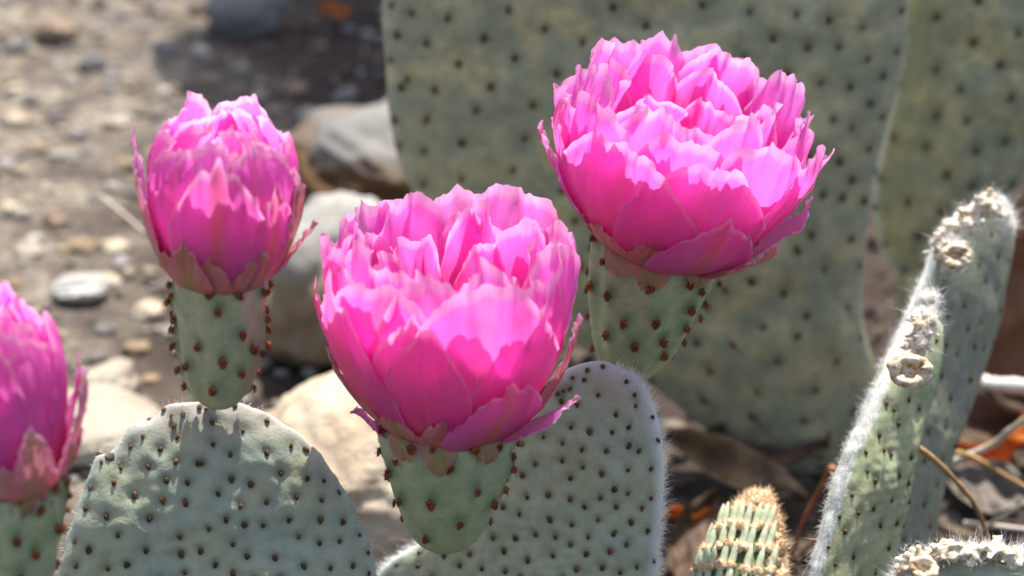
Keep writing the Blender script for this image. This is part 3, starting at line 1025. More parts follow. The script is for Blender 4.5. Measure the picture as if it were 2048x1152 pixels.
tube("stick", [P(1955, 768, .88), P(2010, 770, .87), P(2080, 775, .86)], 0.0027, M_STICKW, "white weathered stick at the right edge", "stick", lumpy=0.25, taper=0.9)
tube("straw", [P(1960, 1062, .80), P(2010, 1030, .79), P(2080, 990, .78)], 0.0009, M_STRAW, "bleached straw slanting up to the right edge", "straw")
tube("straw", [P(1930, 1048, .81), P(1990, 1052, .80), P(2060, 1060, .80)], 0.0011, M_STRAW, "bleached straw lying level above the corner cactus", "straw")
tube("straw", [P(205, 395, .98), P(250, 430, .97), P(290, 465, .96)], 0.0007, M_STRAW, "short straw on the gravel left of the bud flower", "straw")

# ------------------------------------------------------------------ big mottled cactus behind
PB = G(1560, 935)
nB = unit((-0.05, -1.0, 0.10))
bk = cactus((PB[0], PB[1], 0.0), "very large mottled olive pad filling the background top centre")
build_pad(bk, [(765, 0), (772, 130), (778, 230), (797, 320), (832, 395), (895, 480), (1010, 590), (1150, 690), (1300, 770), (1400, 850), (1500, 905), (1590, 950), (1690, 935),
               (1745, 850), (1762, 760), (1735, 690), (1722, 600), (1733, 490), (1748, 360), (1775, 250), (1806, 120), (1815, -40), (1740, -230), (1550, -400), (1250, -450), (950, -390), (800, -200)],
          PB + np.array([0, 0, 0.0]), nB, 0.017, M_PAD_BACK,
          areoles=[(786, 5), (828, 31), (897, 42), (1023, 24), (1225, 20), (1091, 58), (799, 70), (967, 84), (1169, 86), (851, 95), (1032, 117), (779, 124), (915, 135), (1111, 148), (818, 156), (981, 170), (798, 183), (865, 188), (1070, 211),
                   (952, 227), (847, 240), (790, 238), (1048, 283), (928, 292), (842, 305), (797, 290), (1028, 345), (847, 363), (917, 359), (1122, 385), (1294, 51),
                   (1504, 25), (1596, 26), (1660, 38), (1725, 50), (1543, 80), (1615, 96), (1678, 98), (1733, 122), (1790, 105), (1573, 150), (1644, 162), (1698, 178), (1768, 150), (1741, 208), (1663, 240), (1706, 262), (1765, 241),
                   (1737, 296), (1676, 330), (1711, 359), (1748, 338), (1649, 393), (1687, 405), (1729, 401), (1630, 470), (1700, 478), (1590, 500), (1650, 545), (1420, 610), (1450, 587), (1500, 560), (1570, 590), (1610, 640), (1700, 620),
                   (1390, 685), (1424, 740), (1470, 698), (1550, 730), (1593, 680), (1670, 735), (1515, 785), (1400, 795), (1635, 782), (1495, 833), (1605, 840), (1700, 820)],
          fill=0.0115, seed=4, nang=190, ar_scale=1.2, halo_r=0.0020, wav=0.0018, rim_white=0.15, wool=500, center_px=(1330, 180), dimple=0.0006)
# second big pad, right
P8 = G(1900, 800) + np.array([0, 0.015, 0])
n8 = unit((0.10, -1.0, 0.10))
bk2 = cactus((P8[0], P8[1], 0.0), "large dim sage pad in the background top right corner")
pd8 = build_pad(bk2, [(1800, -200), (1794, 0), (1795, 120), (1768, 260), (1750, 360), (1748, 450), (1775, 530), (1830, 560), (1880, 520), (1960, 440), (2040, 370), (2130, 250), (2230, 100), (2260, -100), (2180, -300), (1950, -340)],
                P8, n8, 0.016, M_PAD_BACK, fill=0.0115, seed=9, ar_scale=1.3, halo_r=0.0026, wav=0.0018, rim_white=0.8, wool=1400, wool_side=lambda q: q[0] < 1830 and q[1] < 200, wool_len=(0.001, 0.002), center_px=(1960, 80))
# stub under it that carries it to the ground
tube("stem", [Vector(P8 + np.array([0.0, 0.03, -0.01]) - np.array(bk2.location)), Vector(onplane(1850, 640, P8, n8) - np.array(bk2.location)), Vector(onplane(1850, 535, P8, n8) - np.array(bk2.location))], 0.012, M_PAD_BACK, None, None, n=16, parent=bk2, taper=0.8, lumpy=0.03)

# ------------------------------------------------------------------ added tall cactus, unseen beyond the top of the frame, to cast shade
shade_cactus = cactus((0.02, 0.86, 0), "unseen tall branching cactus added beyond the top edge to shade the soil")


def world_pad(root, c, n, w, h, T, seed):
    c = np.array(c, float); n = unit(n)
    ex = unit(np.cross((0, 0, 1), n)); ey = np.cross(n, ex)
    o = []
    for k in range(16):
        a = 6.2832 * k / 16
        q = c + ex * math.cos(a) * w * (1 + 0.12 * math.sin(a)) + ey * math.sin(a) * h
        o.append(tuple(project(q[None])[0][:2]))
    build_pad(root, o, c, n, T, M_PAD_BACK, fill=0.016, seed=seed, nang=90, ar_scale=1.4, halo_r=0.0026, wav=0.0018)


world_pad(shade_cactus, (0.02, 0.86, 0.13), (0.1, -1, 0.15), 0.085, 0.15, 0.03, 81)
world_pad(shade_cactus, (0.00, 0.80, 0.34), (0.2, -0.7, 0.9), 0.09, 0.13, 0.024, 82)
world_pad(shade_cactus, (-0.035, 0.73, 0.44), (0.2, -0.5, 1.0), 0.075, 0.12, 0.022, 83)
world_pad(shade_cactus, (0.14, 0.82, 0.36), (-0.3, -0.8, 0.8), 0.09, 0.12, 0.022, 84)
world_pad(shade_cactus, (0.005, 0.635, 0.36), (0.1, -0.4, 1.0), 0.062, 0.085, 0.020, 85)

# ------------------------------------------------------------------ two tall narrow pads seen edge on
n6 = unit((0.78, -0.62, 0.10))
p6 = P(1900, 760, 0.75)
g6 = onplane(1800, 1290, p6, n6)
c6 = cactus((g6[0], g6[1], 0), "taller and farther of the two narrow edge-on cacti, white woolly rim and crusted tip")
build_pad(c6, [(1975, 396), (1915, 430), (1872, 480), (1850, 545), (1812, 630), (1780, 700), (1740, 790), (1710, 880), (1690, 1000), (1680, 1150), (1700, 1300), (1770, 1350), (1840, 1250), (1855, 1100), (1875, 1000), (1905, 890), (1955, 760), (1995, 640), (2015, 540), (2028, 450), (2010, 400)],
          p6, n6, 0.0095, M_PAD_GREY, fill=0.0080, seed=21, rim_white=1.0, wool=5200, wool_side=lambda q: q[0] < 1990 - (q[1] - 400) * 0.36 + 40, wool_len=(0.0008, 0.0022), ar_scale=0.75, halo_r=0.0013,
          center_px=(1850, 900), bumpy_rim=0.0010, rim_pink=None)
n5 = unit((0.80, -0.58, 0.12))
p5 = P(1760, 900, 0.675)
g5 = onplane(1680, 1300, p5, n5)
c5 = cactus((g5[0], g5[1], 0), "shorter and nearer of the two narrow edge-on cacti, with a ring scar on its rim")
build_pad(c5, [(1845, 612), (1810, 660), (1775, 735), (1740, 820), (1700, 900), (1672, 980), (1650, 1060), (1625, 1160), (1620, 1280), (1670, 1340), (1735, 1260), (1765, 1152), (1790, 1050), (1815, 930), (1840, 820), (1866, 730), (1878, 660), (1868, 620)],
          p5, n5, 0.0125, M_PAD_LIME, areoles=[(1775, 805), (1790, 822), (1760, 872), (1771, 902), (1733, 905), (1738, 945), (1753, 965), (1707, 993), (1720, 1028), (1680, 1035), (1692, 1062), (1660, 1098), (1673, 1130), (1785, 910), (1800, 850)],
          fill=0.0072, seed=23, rim_white=1.0, wool=6000, wool_side=lambda q: q[0] < 1850 - (q[1] - 610) * 0.4 + 30, wool_len=(0.0008, 0.0022), ar_scale=0.75, halo_r=0.0013, center_px=(1760, 960), bumpy_rim=0.0010)


def crust(root, path, rad, seed, name="crust", fuzz=1300):
    """knobbly white crust along a rim"""
    org = np.array(root.location)
    rs = np.random.RandomState(seed)
    vs, fs, off = [], [], 0
    for (p, r) in path:
        q, f = stone_shape(IC2, rs.randint(9999), r * rs.uniform(.7, 1.2), r * rs.uniform(.6, 1.0), r * rs.uniform(.4, .8), 0.35, 1.0, (0.6, 1.9))
        q = q + p - org
        vs.append(q); fs += [[i + off for i in g] for g in f]; off += len(q)
    o = mesh_obj(name, np.concatenate(vs), fs, M_CRUST, root)
    o["kind"] = "stuff"
    md = o.modifiers.new("fuse", 'REMESH')
    md.mode = 'VOXEL'
    md.voxel_size = 0.00042
    md.use_smooth_shade = True
    sm = o.modifiers.new("soften", 'SMOOTH')
    sm.factor = 0.5
    sm.iterations = 8
    if fuzz:
        pp = [path[rs.randint(len(path))][0] + rs.normal(size=3) * 0.0009 for _ in range(fuzz)]
        nn = [unit(rs.normal(size=3) * 0.8 + np.array([-0.1, -0.3, 0.9])) for _ in pp]
        hair_mesh("fuzz", pp, nn, root, M_WOOL, (0.0012, 0.0028), 0.00006, seed + 3, 0.6, org)
    return o


def scar(root, pos, n, r, seed=0, h=0.5):
    """dried ring left by an old fruit"""
    nu, nv = 36, 14
    ns = snoise(seed, 8, 0.5, 2.5, 3)
    vs = []
    for j in range(nv):
        b = 2 * math.pi * j / nv
        for i in range(nu):
            a = 2 * math.pi * i / nu
            w = 0.34 * (1 + 0.35 * ns(math.cos(a), math.sin(a), b / 6))
            rr_ = 0.75 + w * math.cos(b)
            vs.append((r * rr_ * math.cos(a), r * rr_ * math.sin(a) * 0.85, r * h * (math.sin(b) * w * 2.2 + 0.15 * ns(a, b * .3, 1))))
    fs = []
    for j in range(nv):
        for i in range(nu):
            a_, b_ = j * nu + i, j * nu + (i + 1) % nu
            c_, d_ = ((j + 1) % nv) * nu + (i + 1) % nu, ((j + 1) % nv) * nu + i
            fs.append((a_, b_, c_, d_))
    k = len(vs)
    vs.append((0, 0, -r * 0.25))
    inner = [int(nv / 2) * nu + i for i in range(nu)]
    fs += [(inner[i], inner[(i + 1) % nu], k) for i in range(nu)]
    o = mesh_obj("ring_scar", vs, fs, M_SCAR, root)
    o.matrix_local = frame(np.array(pos) - np.array(root.location), n)
    return o


rs0 = np.random.RandomState(5)
def pathpts(pts, depth, n, rad, jitter, dpt=0.003):
    pts = np.array(pts, float)
    out = []
    for k in range(n):
        t = rs0.rand() * (len(pts) - 1)
        i = min(int(t), len(pts) - 2)
        q = pts[i] + (pts[i + 1] - pts[i]) * (t - i)
        q = q + rs0.normal(size=2) * jitter
        out.append((P(q[0], q[1], depth + 0.0012 + rs0.uniform(-dpt, dpt)), rad * rs0.uniform(0.6, 1.3)))
    return out


crust(c6, pathpts([(1878, 500), (1905, 460), (1945, 425), (1985, 405)], 0.715, 170, 0.0013, 12), 0, 1)
crust(c6, pathpts([(1905, 480), (1925, 510), (1910, 525)], 0.705, 50, 0.0012, 9), 0, 12)
crust(c6, pathpts([(1985, 400), (2012, 425), (2020, 455)], 0.725, 40, 0.0010, 4), 0, 2)
scar(c6, P(1912, 512, 0.699), (-0.1, -0.8, 0.6), 0.0042, 3)
crust(c5, pathpts([(1858, 630), (1848, 670), (1825, 715)], 0.655, 150, 0.0012, 11), 0, 3)
crust(c5, pathpts([(1850, 585), (1862, 600)], 0.668, 26, 0.0010, 7), 0, 33)
scar(c5, P(1820, 742, 0.643), (-0.1, -0.8, 0.62), 0.0054, 4)

# ------------------------------------------------------------------ corner cactus, bottom right
n7 = unit((-0.25, -0.85, 0.45))
p7 = P(1930, 1160, 0.60)
g7 = onplane(1950, 1500, p7, n7)
c7 = cactus((g7[0], g7[1], 0), "low pad with a thick crusted white rim in the bottom right corner")
build_pad(c7, [(1775, 1180), (1800, 1135), (1850, 1110), (1930, 1098), (2010, 1100), (2090, 1115), (2170, 1160), (2210, 1260), (2180, 1400), (2060, 1520), (1930, 1540), (1830, 1440), (1780, 1300)],
          p7, n7, 0.011, M_PAD_FRONT, fill=0.009, seed=31, rim_white=1.0, wool=5200, wool_len=(0.0008, 0.0026), bumpy_rim=0.0012, wool_side=lambda q: q[1] < 1250)
crust(c7, pathpts([(1800, 1140), (1850, 1112), (1930, 1104), (2010, 1108), (2090, 1120)], 0.595, 380, 0.0011, 10, 0.005), 0, 5)
scar(c7, P(1848, 1138, 0.588), (-0.2, -0.6, 0.8), 0.0034, 8)

# ------------------------------------------------------------------ ribbed young pad
def young_pad():
    base = P(1440, 1330, 0.66)
    r_ = empty("prickly_pear_cactus", (base[0], base[1], 0))
    tag(r_, "small ribbed young pad covered in tan knobs and pale green leaflets, bottom centre right", "cactus")
    org = np.array(r_.location)
    tip = P(1520, 990, 0.675)
    A = unit(tip - base)
    n = unit(np.array([-0.35, -1, 0.1]) - A * np.dot([-0.35, -1, 0.1], A))
    e = np.cross(A, n)
    if e[0] < 0: e = -e
    H = np.linalg.norm(tip - base)
    hw, ht = 0.0108, 0.0062
    nu, nv = 60, 50
    t = np.linspace(0, 1, nv)
    prof = np.sin(np.clip(t * 1.0, 0, 1) ** 0.75 * math.pi * 0.97 + 0.06) ** 0.55
    th = np.linspace(0, 2 * math.pi, nu, endpoint=False)
    def S(tt, a, k=1.0):
        pf = np.sin(np.clip(tt, 0, 1) ** 0.85 * math.pi * 0.975 + 0.05) ** 0.6
        pf = pf * (1 - 0.25 * tt)
        return base + A * H * tt + (e * math.cos(a) * hw + n * math.sin(a) * ht) * pf * 1.25 * k
    vs = [S(tt, a) for tt in t for a in th]
    fs = grid_faces(nu, nv, True)
    fs.append(tuple((nv - 1) * nu + i for i in range(nu)))
    pad = mesh_obj("pad", np.array(vs) - org, fs, M_PAD_DEEP, r_, attrs={"surf": np.zeros((len(vs), 3))})
    # leaflets: cone meshes in two sizes, knobs
    def cone(name, L, r, mat):
        v_, f_ = [], []
        k = 8; J = 7
        for j in range(J):
            q = j / (J - 1)
            rr_ = r * math.sin(math.pi * (0.2 + 0.8 * q)) ** 0.7 if q < 1 else r * 0.05
            for i in range(k):
                a = 6.283 * i / k
                v_.append((rr_ * math.cos(a), rr_ * math.sin(a), L * q + 0.0))
        f_ = grid_faces(k, J, True)
        f_.append(tuple((J - 1) * k + i for i in range(k)))
        f_.append(tuple(range(k - 1, -1, -1)))
        me = bpy.data.meshes.new(name)
        me.from_pydata(v_, [], f_)
        me.polygons.foreach_set("use_smooth", [True] * len(me.polygons))
        me.materials.append(mat)
        return me
    lf = cone("leaflet", 0.0100, 0.00085, M_LEAFLET)
    kb = [areole_mesh("knob", M_TUFT, 0.00120, 60 + i, 14, 1.6, 1.0) for i in range(4)]
    rs = np.random.RandomState(3)
    # broad face towards the left: rows of leaflets; right rim: crowded knobs
    lf2 = cone("leaflet", 0.0078, 0.00108, M_LEAFLET)
    for ri in range(5):
        for i in range(9):
            a = math.pi * (0.26 + 0.74 * i / 8) + 0.03 * rs.normal()
            tz = 0.80 - 0.128 * ri - 0.060 * (i / 8.0) + 0.012 * math.sin(i * 1.7 + ri)
            p = S(tz, a)
            nn = unit(n * math.sin(a) / ht + e * math.cos(a) / hw)
            up = unit(A + 0.04 * e + nn * 0.10)
            inst("leaflet", lf2, pad, frame(p - org + nn * 0.0006, up, 0, (1, 1, rs.uniform(0.85, 1.05))))
            sc = rs.uniform(1.0, 1.4)
            inst("knob", kb[rs.randint(4)], pad, frame(p + nn * 0.0012 - org, unit(nn + A * 0.4), rs.uniform(0, 6), (sc, sc * 1.1, sc * 1.2)))
    cnt = 0
    while cnt < 240:
        if cnt % 2:
            tt, a = rs.uniform(0.86, 1.0), rs.uniform(0, 6.28)
        else:
            tt, a = rs.uniform(0.35, 0.97), rs.uniform(-1.2, 0.80)
        p = S(tt, a)
        nn = unit(n * math.sin(a) / ht + e * math.cos(a) / hw)
        sc = rs.uniform(0.85, 1.35)
        inst("knob", kb[rs.randint(4)], pad, frame(p - org, unit(nn + A * (0.5 + 6 * max(0, tt - 0.85))), rs.uniform(0, 6), (sc, sc, sc * 1.5)))
        cnt += 1
    pts = np.array([S(rs.uniform(0.3, 1.0), rs.uniform(0, 6.28)) for _ in range(380)])
    ns_ = pts - (base + A * H * 0.6)
    ns_ = ns_ / np.linalg.norm(ns_, axis=1)[:, None]
    hair_mesh("wool", pts, ns_, pad, M_WOOL, (0.0015, 0.004), 0.00004, 77, 0.6, org)


young_pad()

# ------------------------------------------------------------------ front cactus (pad under two flowers)
n3 = unit((-0.42, -1.0, 0.16))
p3 = P(1090, 960, 0.655)
g3 = onplane(1080, 1560, p3, n3)
c3 = cactus((g3[0], g3[1], 0), "front cactus pad carrying two open pink flowers, middle and upper right")
pad3_ar = [(1264, 794), (1200, 792), (1150, 813), (1273, 819), (1140, 858), (1177, 865), (1225, 868), (1254, 891), (1282, 904), (1083, 876), (1071, 932), (1126, 923), (1166, 935), (1202, 952), (1225, 979), (1256, 989),
           (1304, 940), (1282, 1017), (1052, 998), (1098, 992), (1138, 1004), (1170, 1017), (1195, 1042), (1227, 1067), (1253, 1094), (1004, 1015), (945, 1080), (983, 1078), (1028, 1078), (1070, 1071), (1107, 1078), (1139, 1092),
           (1171, 1110), (1202, 1136), (888, 1112), (836, 1132), (917, 1134), (961, 1138), (1007, 1143), (1293, 1062), (1305, 1000), (1271, 1136), (836, 1108), (828, 1085),
           (1070, 780), (1095, 770), (1108, 792), (1128, 790), (1144, 757), (1168, 762), (1176, 745), (1209, 738), (1140, 775), (1248, 765), (1120, 806), (1085, 800), (1060, 820)]
build_pad(c3, [(1195, 722), (1240, 735), (1285, 765), (1308, 815), (1322, 870), (1328, 950), (1320, 1050), (1312, 1150), (1290, 1300), (1230, 1440), (1120, 1500), (960, 1490), (830, 1420), (770, 1300), (745, 1200), (762, 1142), (800, 1108), (850, 1078), (930, 1000), (1010, 870), (1075, 790), (1130, 740)],
          p3, n3, 0.0130, M_PAD_FRONT, areoles=pad3_ar, fill=0.0048, seed=41, nang=200, rim_white=0.9, rim_pink=0.018, ar_scale=0.74, halo_r=0.00125, wav=0.0010, dimple=0.0007,
          wool=10000, wool_side=lambda q: (q[0] > 1235) or (q[0] < 880 and q[1] > 1060), wool_len=(0.0008, 0.0026), wool_w=0.00004, center_px=(1090, 1110))

# flower 3 (middle)
f3 = Flower(c3, (890, 1092), 0.618, tilt=1.5, lean=0)
f3.fruit([(0, 22), (0.02, 42), (0.07, 60), (0.15, 74), (0.26, 87), (0.45, 106), (0.70, 123), (0.9, 134), (1.0, 138)], 303,
         [(895, 933), (951, 983), (866, 1006), (920, 1047), (856, 1073), (797, 917), (784, 946), (807, 1005), (778, 848), (826, 880), (996, 893), (1014, 937), (1030, 915), (1011, 984), (982, 1006), (868, 874), (940, 886)], seed=3)


def rows(fl, spec, seed):
    rs = np.random.RandomState(seed)
    for sp in spec:
        n = sp["n"]
        for i in range(n):
            ph = sp.get("ph0", 0) + 360.0 * i / n + rs.uniform(-1, 1) * sp.get("dph", 8)
            if "skip" in sp and any(abs((ph - a + 180) % 360 - 180) < b for a, b in sp["skip"]):
                continue
            k = 1 + rs.uniform(-1, 1) * sp.get("vary", 0.06)
            kz = 1 + rs.uniform(-1, 1) * sp.get("varyz", 0.06)
            c = [(r * (k if j > 0 else 1), z * kz) for j, (r, z) in enumerate(sp["c"])]
            kw = dict(sp.get("kw", {}))
            fl.petal(ph, [(r, z * (1.03 if j > 1 else 1)) for j, (r, z) in enumerate(c)], sp["W"] * 1.22 * rs.uniform(0.86, 1.16), **kw)


rows(f3, [
    dict(n=7, ph0=20, c=[(124, 0), (160, 60), (262, 190), (240, 375)], W=255, vary=0.04, varyz=0.06, kw=dict(bp=0.6, ruf=14, cup=0.9, mid=0.4, edge=0.4)),
    dict(n=7, ph0=-3, c=[(112, 0), (150, 60), (252, 190), (222, 375)], W=225, vary=0.06, varyz=0.08, kw=dict(ruf=20, cup=0.75, mid=0.1, edge=0.4, bw=0.4)),
    dict(n=8, ph0=28, c=[(90, 0), (130, 70), (212, 190), (182, 372)], W=175, vary=0.09, varyz=0.09, kw=dict(ruf=26, cup=0.7, mid=0.03, edge=0.4)),
    dict(n=7, ph0=5, c=[(70, 0), (100, 60), (160, 190), (142, 338)], W=145, vary=0.12, varyz=0.11, kw=dict(ruf=30, cup=0.7, edge=0.4, mid=0.0, deep=0.9, deep_to=0.8)),
    dict(n=6, ph0=30, c=[(45, 0), (75, 60), (100, 170), (90, 285)], W=115, vary=0.18, varyz=0.13, kw=dict(ruf=28, cup=0.7, edge=0.4, mid=0.0, deep=1.0, deep_to=1.2)),
], 31)
# hand placed outer petals of the middle flower
f3.petal(30, [(130, -6), (165, 20), (228, 110), (255, 178)], 205, bp=0.55, kind="sepal", mid=0.75, midw=0.10, top=0.45, ruf=10, mucro=0.09, notch=0.02, deep=0.15, edge=0.55, cup=0.7, mat=M_PETAL, bw=0.5, wide=0.45)
f3.petal(62, [(130, -6), (165, 5), (225, 50), (270, 105)], 120, bp=0.55, kind="sepal", mid=0.35, top=0.5, ruf=10, mucro=0.14, notch=0.02, deep=0.1, edge=0.6, cup=0.5, mat=M_PETAL, wide=0.45)
f3.petal(-14, [(128, -6), (160, 50), (250, 165), (254, 325)], 200, bp=0.55, mid=0.6, midw=0.12, top=0.32, ruf=9, mucro=0.05, deep=0.5, cup=0.9, edge=0.6)
f3.petal(-52, [(128, -6), (165, 50), (262, 170), (262, 345)], 200, bp=0.55, mid=0.6, midw=0.14, top=0.5, ruf=9, mucro=0.09, deep=0.6, cup=0.9, edge=0.6)
f3.petal(-84, [(128, -6), (160, 40), (240, 130), (250, 268)], 140, bp=0.55, kind="sepal", mid=0.45, top=0.6, ruf=6, mucro=0.12, notch=0.0, deep=0.1, edge=0.8, cup=1.2, mat=M_PETAL)
f3.petal(-78, [(128, -8), (150, 20), (205, 75), (228, 145)], 75, bp=0.55, kind="sepal", mid=0.9, midw=0.3, top=0.6, ruf=3, mucro=0.2, notch=0.0, deep=0.1, edge=0.2, cup=1.2)
f3.petal(84, [(124, -10), (200, 30), (245, 140), (248, 225)], 110, bp=0.55, kind="sepal", mid=0.6, midw=0.25, top=0.6, ruf=6, mucro=0.08, notch=0.0, deep=0.1, edge=0.7, cup=1.1)
f3.petal(-70, [(120, -16), (146, -22), (165, 20), (185, 40)], 80, bp=0.55, kind="sepal", mid=0.2, top=0.5, ruf=6, mucro=0.25, notch=0.0, deep=0.1, edge=0.4, cup=0.9, mat=M_PETAL)
for ph, L, W_, md in [(-34, 36, 74, 0.8), (-5, 52, 70, 0.95), (35, 36, 60, 0.95)]:
    # rounded lobes that hang over the rim of the green base
    f3.petal(ph, [(118, 20), (146, 14), (150, -14), (143, -L)], W_, kind="sepal", mid=md, midw=0.9, top=0.5, ruf=3, mucro=0.0, notch=0.0, jag=0.02, deep=0.15, deep_to=0.4, edge=0.1, cup=0.9, nu=21, nv=20, bw=0.9, wide=0.5, pleat=0.5, frill=1.5)
for q in range(12):
    ph = -28 + 30 * q + (q * 37 % 11) - 5
    f3.petal(ph, [(122, 4), (140, 2), (175, 48), (190, 78 + (q * 53 % 30))], 112, kind="sepal", mid=0.3 + 0.5 * (q % 3 == 0), midw=0.3, top=0.5, ruf=5, mucro=0.05, notch=0.0, deep=0.4, edge=0.2, cup=0.9, nu=21, nv=22, bp=0.8)

# flower 4 (upper right), tilted to the right and more open
f4 = Flower(c3, (1250, 750), 0.664, tilt=11, lean=2)
f4.fruit([(0, 22), (0.02, 40), (0.07, 56), (0.15, 70), (0.28, 86), (0.5, 104), (0.75, 119), (1.0, 126)], 305,
         [(1299, 573), (1221, 591), (1310, 646), (1217, 672), (1269, 692), (1253, 646), (1187, 634), (1212, 523), (1374, 566), (1375, 619), (1325, 679), (1322, 708), (1365, 655), (1425, 545), (1400, 583), (1206, 465), (1188, 575)], seed=5)
rows(f4, [
    dict(n=7, ph0=12, c=[(112, 4), (165, 45), (240, 130), (256, 285)], W=245, vary=0.04, varyz=0.06, kw=dict(bp=0.6, ruf=13, cup=0.85, mid=0.3, edge=0.4, wide=0.55)),
    dict(n=8, ph0=-8, c=[(106, 0), (150, 50), (236, 160), (236, 325)], W=215, vary=0.05, varyz=0.07, kw=dict(ruf=18, cup=0.75, mid=0.12, edge=0.4, bw=0.4)),
    dict(n=8, ph0=20, c=[(95, 0), (140, 60), (208, 180), (196, 340)], W=180, vary=0.07, varyz=0.08, kw=dict(ruf=24, cup=0.7, mid=0.04, edge=0.4)),
    dict(n=7, ph0=0, c=[(75, 0), (110, 60), (165, 190), (152, 322)], W=155, vary=0.11, varyz=0.10, kw=dict(ruf=28, cup=0.7, mid=0.0, edge=0.4, deep=0.8, deep_to=0.7)),
    dict(n=6, ph0=25, c=[(50, 0), (85, 60), (115, 170), (100, 275)], W=125, vary=0.16, varyz=0.13, kw=dict(ruf=28, cup=0.7, mid=0.0, edge=0.4, deep=0.9, deep_to=1.0)),
], 47)
f4.petal(18, [(120, -2), (165, 20), (232, 80), (252, 178)], 210, bp=0.55, mid=0.9, midw=0.12, top=0.42, ruf=8, mucro=0.07, notch=0.02, deep=0.35, edge=0.4, cup=0.75, wide=0.5)
f4.petal(48, [(120, -4), (165, 5), (220, 50), (256, 112)], 120, bp=0.55, kind="sepal", mid=0.85, midw=0.2, top=0.6, ruf=5, mucro=0.12, notch=0.0, deep=0.2, edge=0.2, cup=0.8)
f4.petal(74, [(118, -2), (170, 30), (235, 90), (268, 160)], 140, bp=0.55, kind="sepal", mid=0.3, top=0.5, ruf=8, mucro=0.12, notch=0.0, deep=0.3, edge=0.6, cup=0.8, mat=M_PETAL)
f4.petal(80, [(116, 0), (175, 50), (246, 160), (268, 262)], 190, bp=0.55, mid=0.5, midw=0.07, top=0.5, ruf=7, mucro=0.08, deep=0.4, edge=0.6, cup=0.8)
f4.petal(-82, [(118, -2), (165, 35), (240, 120), (272, 205)], 150, bp=0.55, kind="sepal", mid=0.15, top=0.45, ruf=10, mucro=0.12, notch=0.0, deep=0.1, edge=0.9, cup=0.7, mat=M_PETAL, roll=14)
f4.petal(-74, [(118, -2), (165, 40), (245, 150), (272, 255)], 140, bp=0.55, kind="sepal", mid=0.25, top=0.6, ruf=8, mucro=0.2, notch=0.0, deep=0.1, edge=0.9, cup=0.9, mat=M_PETAL)
for ph, L, W_, md in [(-38, 30, 80, 0.8), (-8, 40, 76, 0.95), (34, 24, 56, 0.9)]:
    f4.petal(ph, [(108, 16), (132, 12), (138, -10), (132, -L)], W_, kind="sepal", mid=md, midw=0.9, top=0.5, ruf=3, mucro=0.0, notch=0.0, jag=0.02, deep=0.2, deep_to=0.4, edge=0.1, cup=0.9, nu=21, nv=20, bw=0.9, wide=0.5, pleat=0.5, frill=1.5)
for q in range(11):
    ph = -40 + 32.7 * q + (q * 29 % 13) - 6
    f4.petal(ph, [(112, 2), (132, 4), (176, 46), (196, 80 + (q * 47 % 34))], 118, kind="sepal", mid=0.35 + 0.5 * (q % 3 == 1), midw=0.3, top=0.5, ruf=5, mucro=0.06, notch=0.0, deep=0.4, edge=0.2, cup=0.9, nu=21, nv=22, bp=0.8)

# ------------------------------------------------------------------ left cactus (bud-like flower)
n2 = unit((0.10, -1.0, 0.28))
p2 = P(440, 980, 0.600)
g2 = onplane(430, 1500, p2, n2)
c2 = cactus((g2[0], g2[1], 0), "blue green cactus pad at lower left carrying one half closed pink flower")
pad2_ar = [(429, 850), (420, 849), (350, 846), (356, 876), (400, 930), (286, 873), (330, 965), (460, 908), (398, 930), (486, 858), (534, 845), (578, 895), (612, 902), (226, 970), (268, 992), (372, 1010), (437, 990), (500, 970), (530, 905), (560, 950),
           (614, 960), (652, 965), (296, 1038), (297, 1038), (235, 1073), (361, 1077), (419, 1060), (490, 1050), (526, 1052), (581, 1043), (640, 1045), (684, 1045), (292, 1105), (362, 1110), (218, 1138), (372, 1148), (430, 1130), (493, 1115), (550, 1118),
           (608, 1137), (660, 1137), (705, 1135), (174, 1105), (175, 1020), (151, 1085), (150, 1130), (210, 1035), (185, 975), (240, 935), (262, 890), (300, 835), (330, 820), (345, 830), (365, 830), (402, 815), (410, 822)]
build_pad(c2, [(440, 804), (400, 806), (345, 808), (302, 836), (262, 852), (222, 905), (195, 915), (165, 985), (138, 1060), (115, 1160), (120, 1290), (190, 1420), (330, 1500), (480, 1510), (640, 1440), (740, 1310), (760, 1210), (745, 1110), (705, 1010), (650, 920), (590, 862), (540, 832), (490, 808)],
          p2, n2, 0.0130, M_PAD_BLUE, areoles=pad2_ar, fill=0.0048, seed=61, nang=180, rim_white=0.35, rim_pink=0.014, ar_scale=0.74, halo_r=0.0013, wav=0.0015, bumpy_rim=0.00045, dimple=0.0007, wool=600, wool_len=(0.0008, 0.002), center_px=(440, 1130))
# withered stub on the pad's shoulder
crust2 = crust(c2, [(P(212, 905, .597), 0.0030), (P(222, 915, .595), 0.0022), (P(205, 918, .597), 0.002)], 0, 9, "withered_stub", 0)
crust2.data.materials[0] = M_LF_GREY
del crust2["kind"]

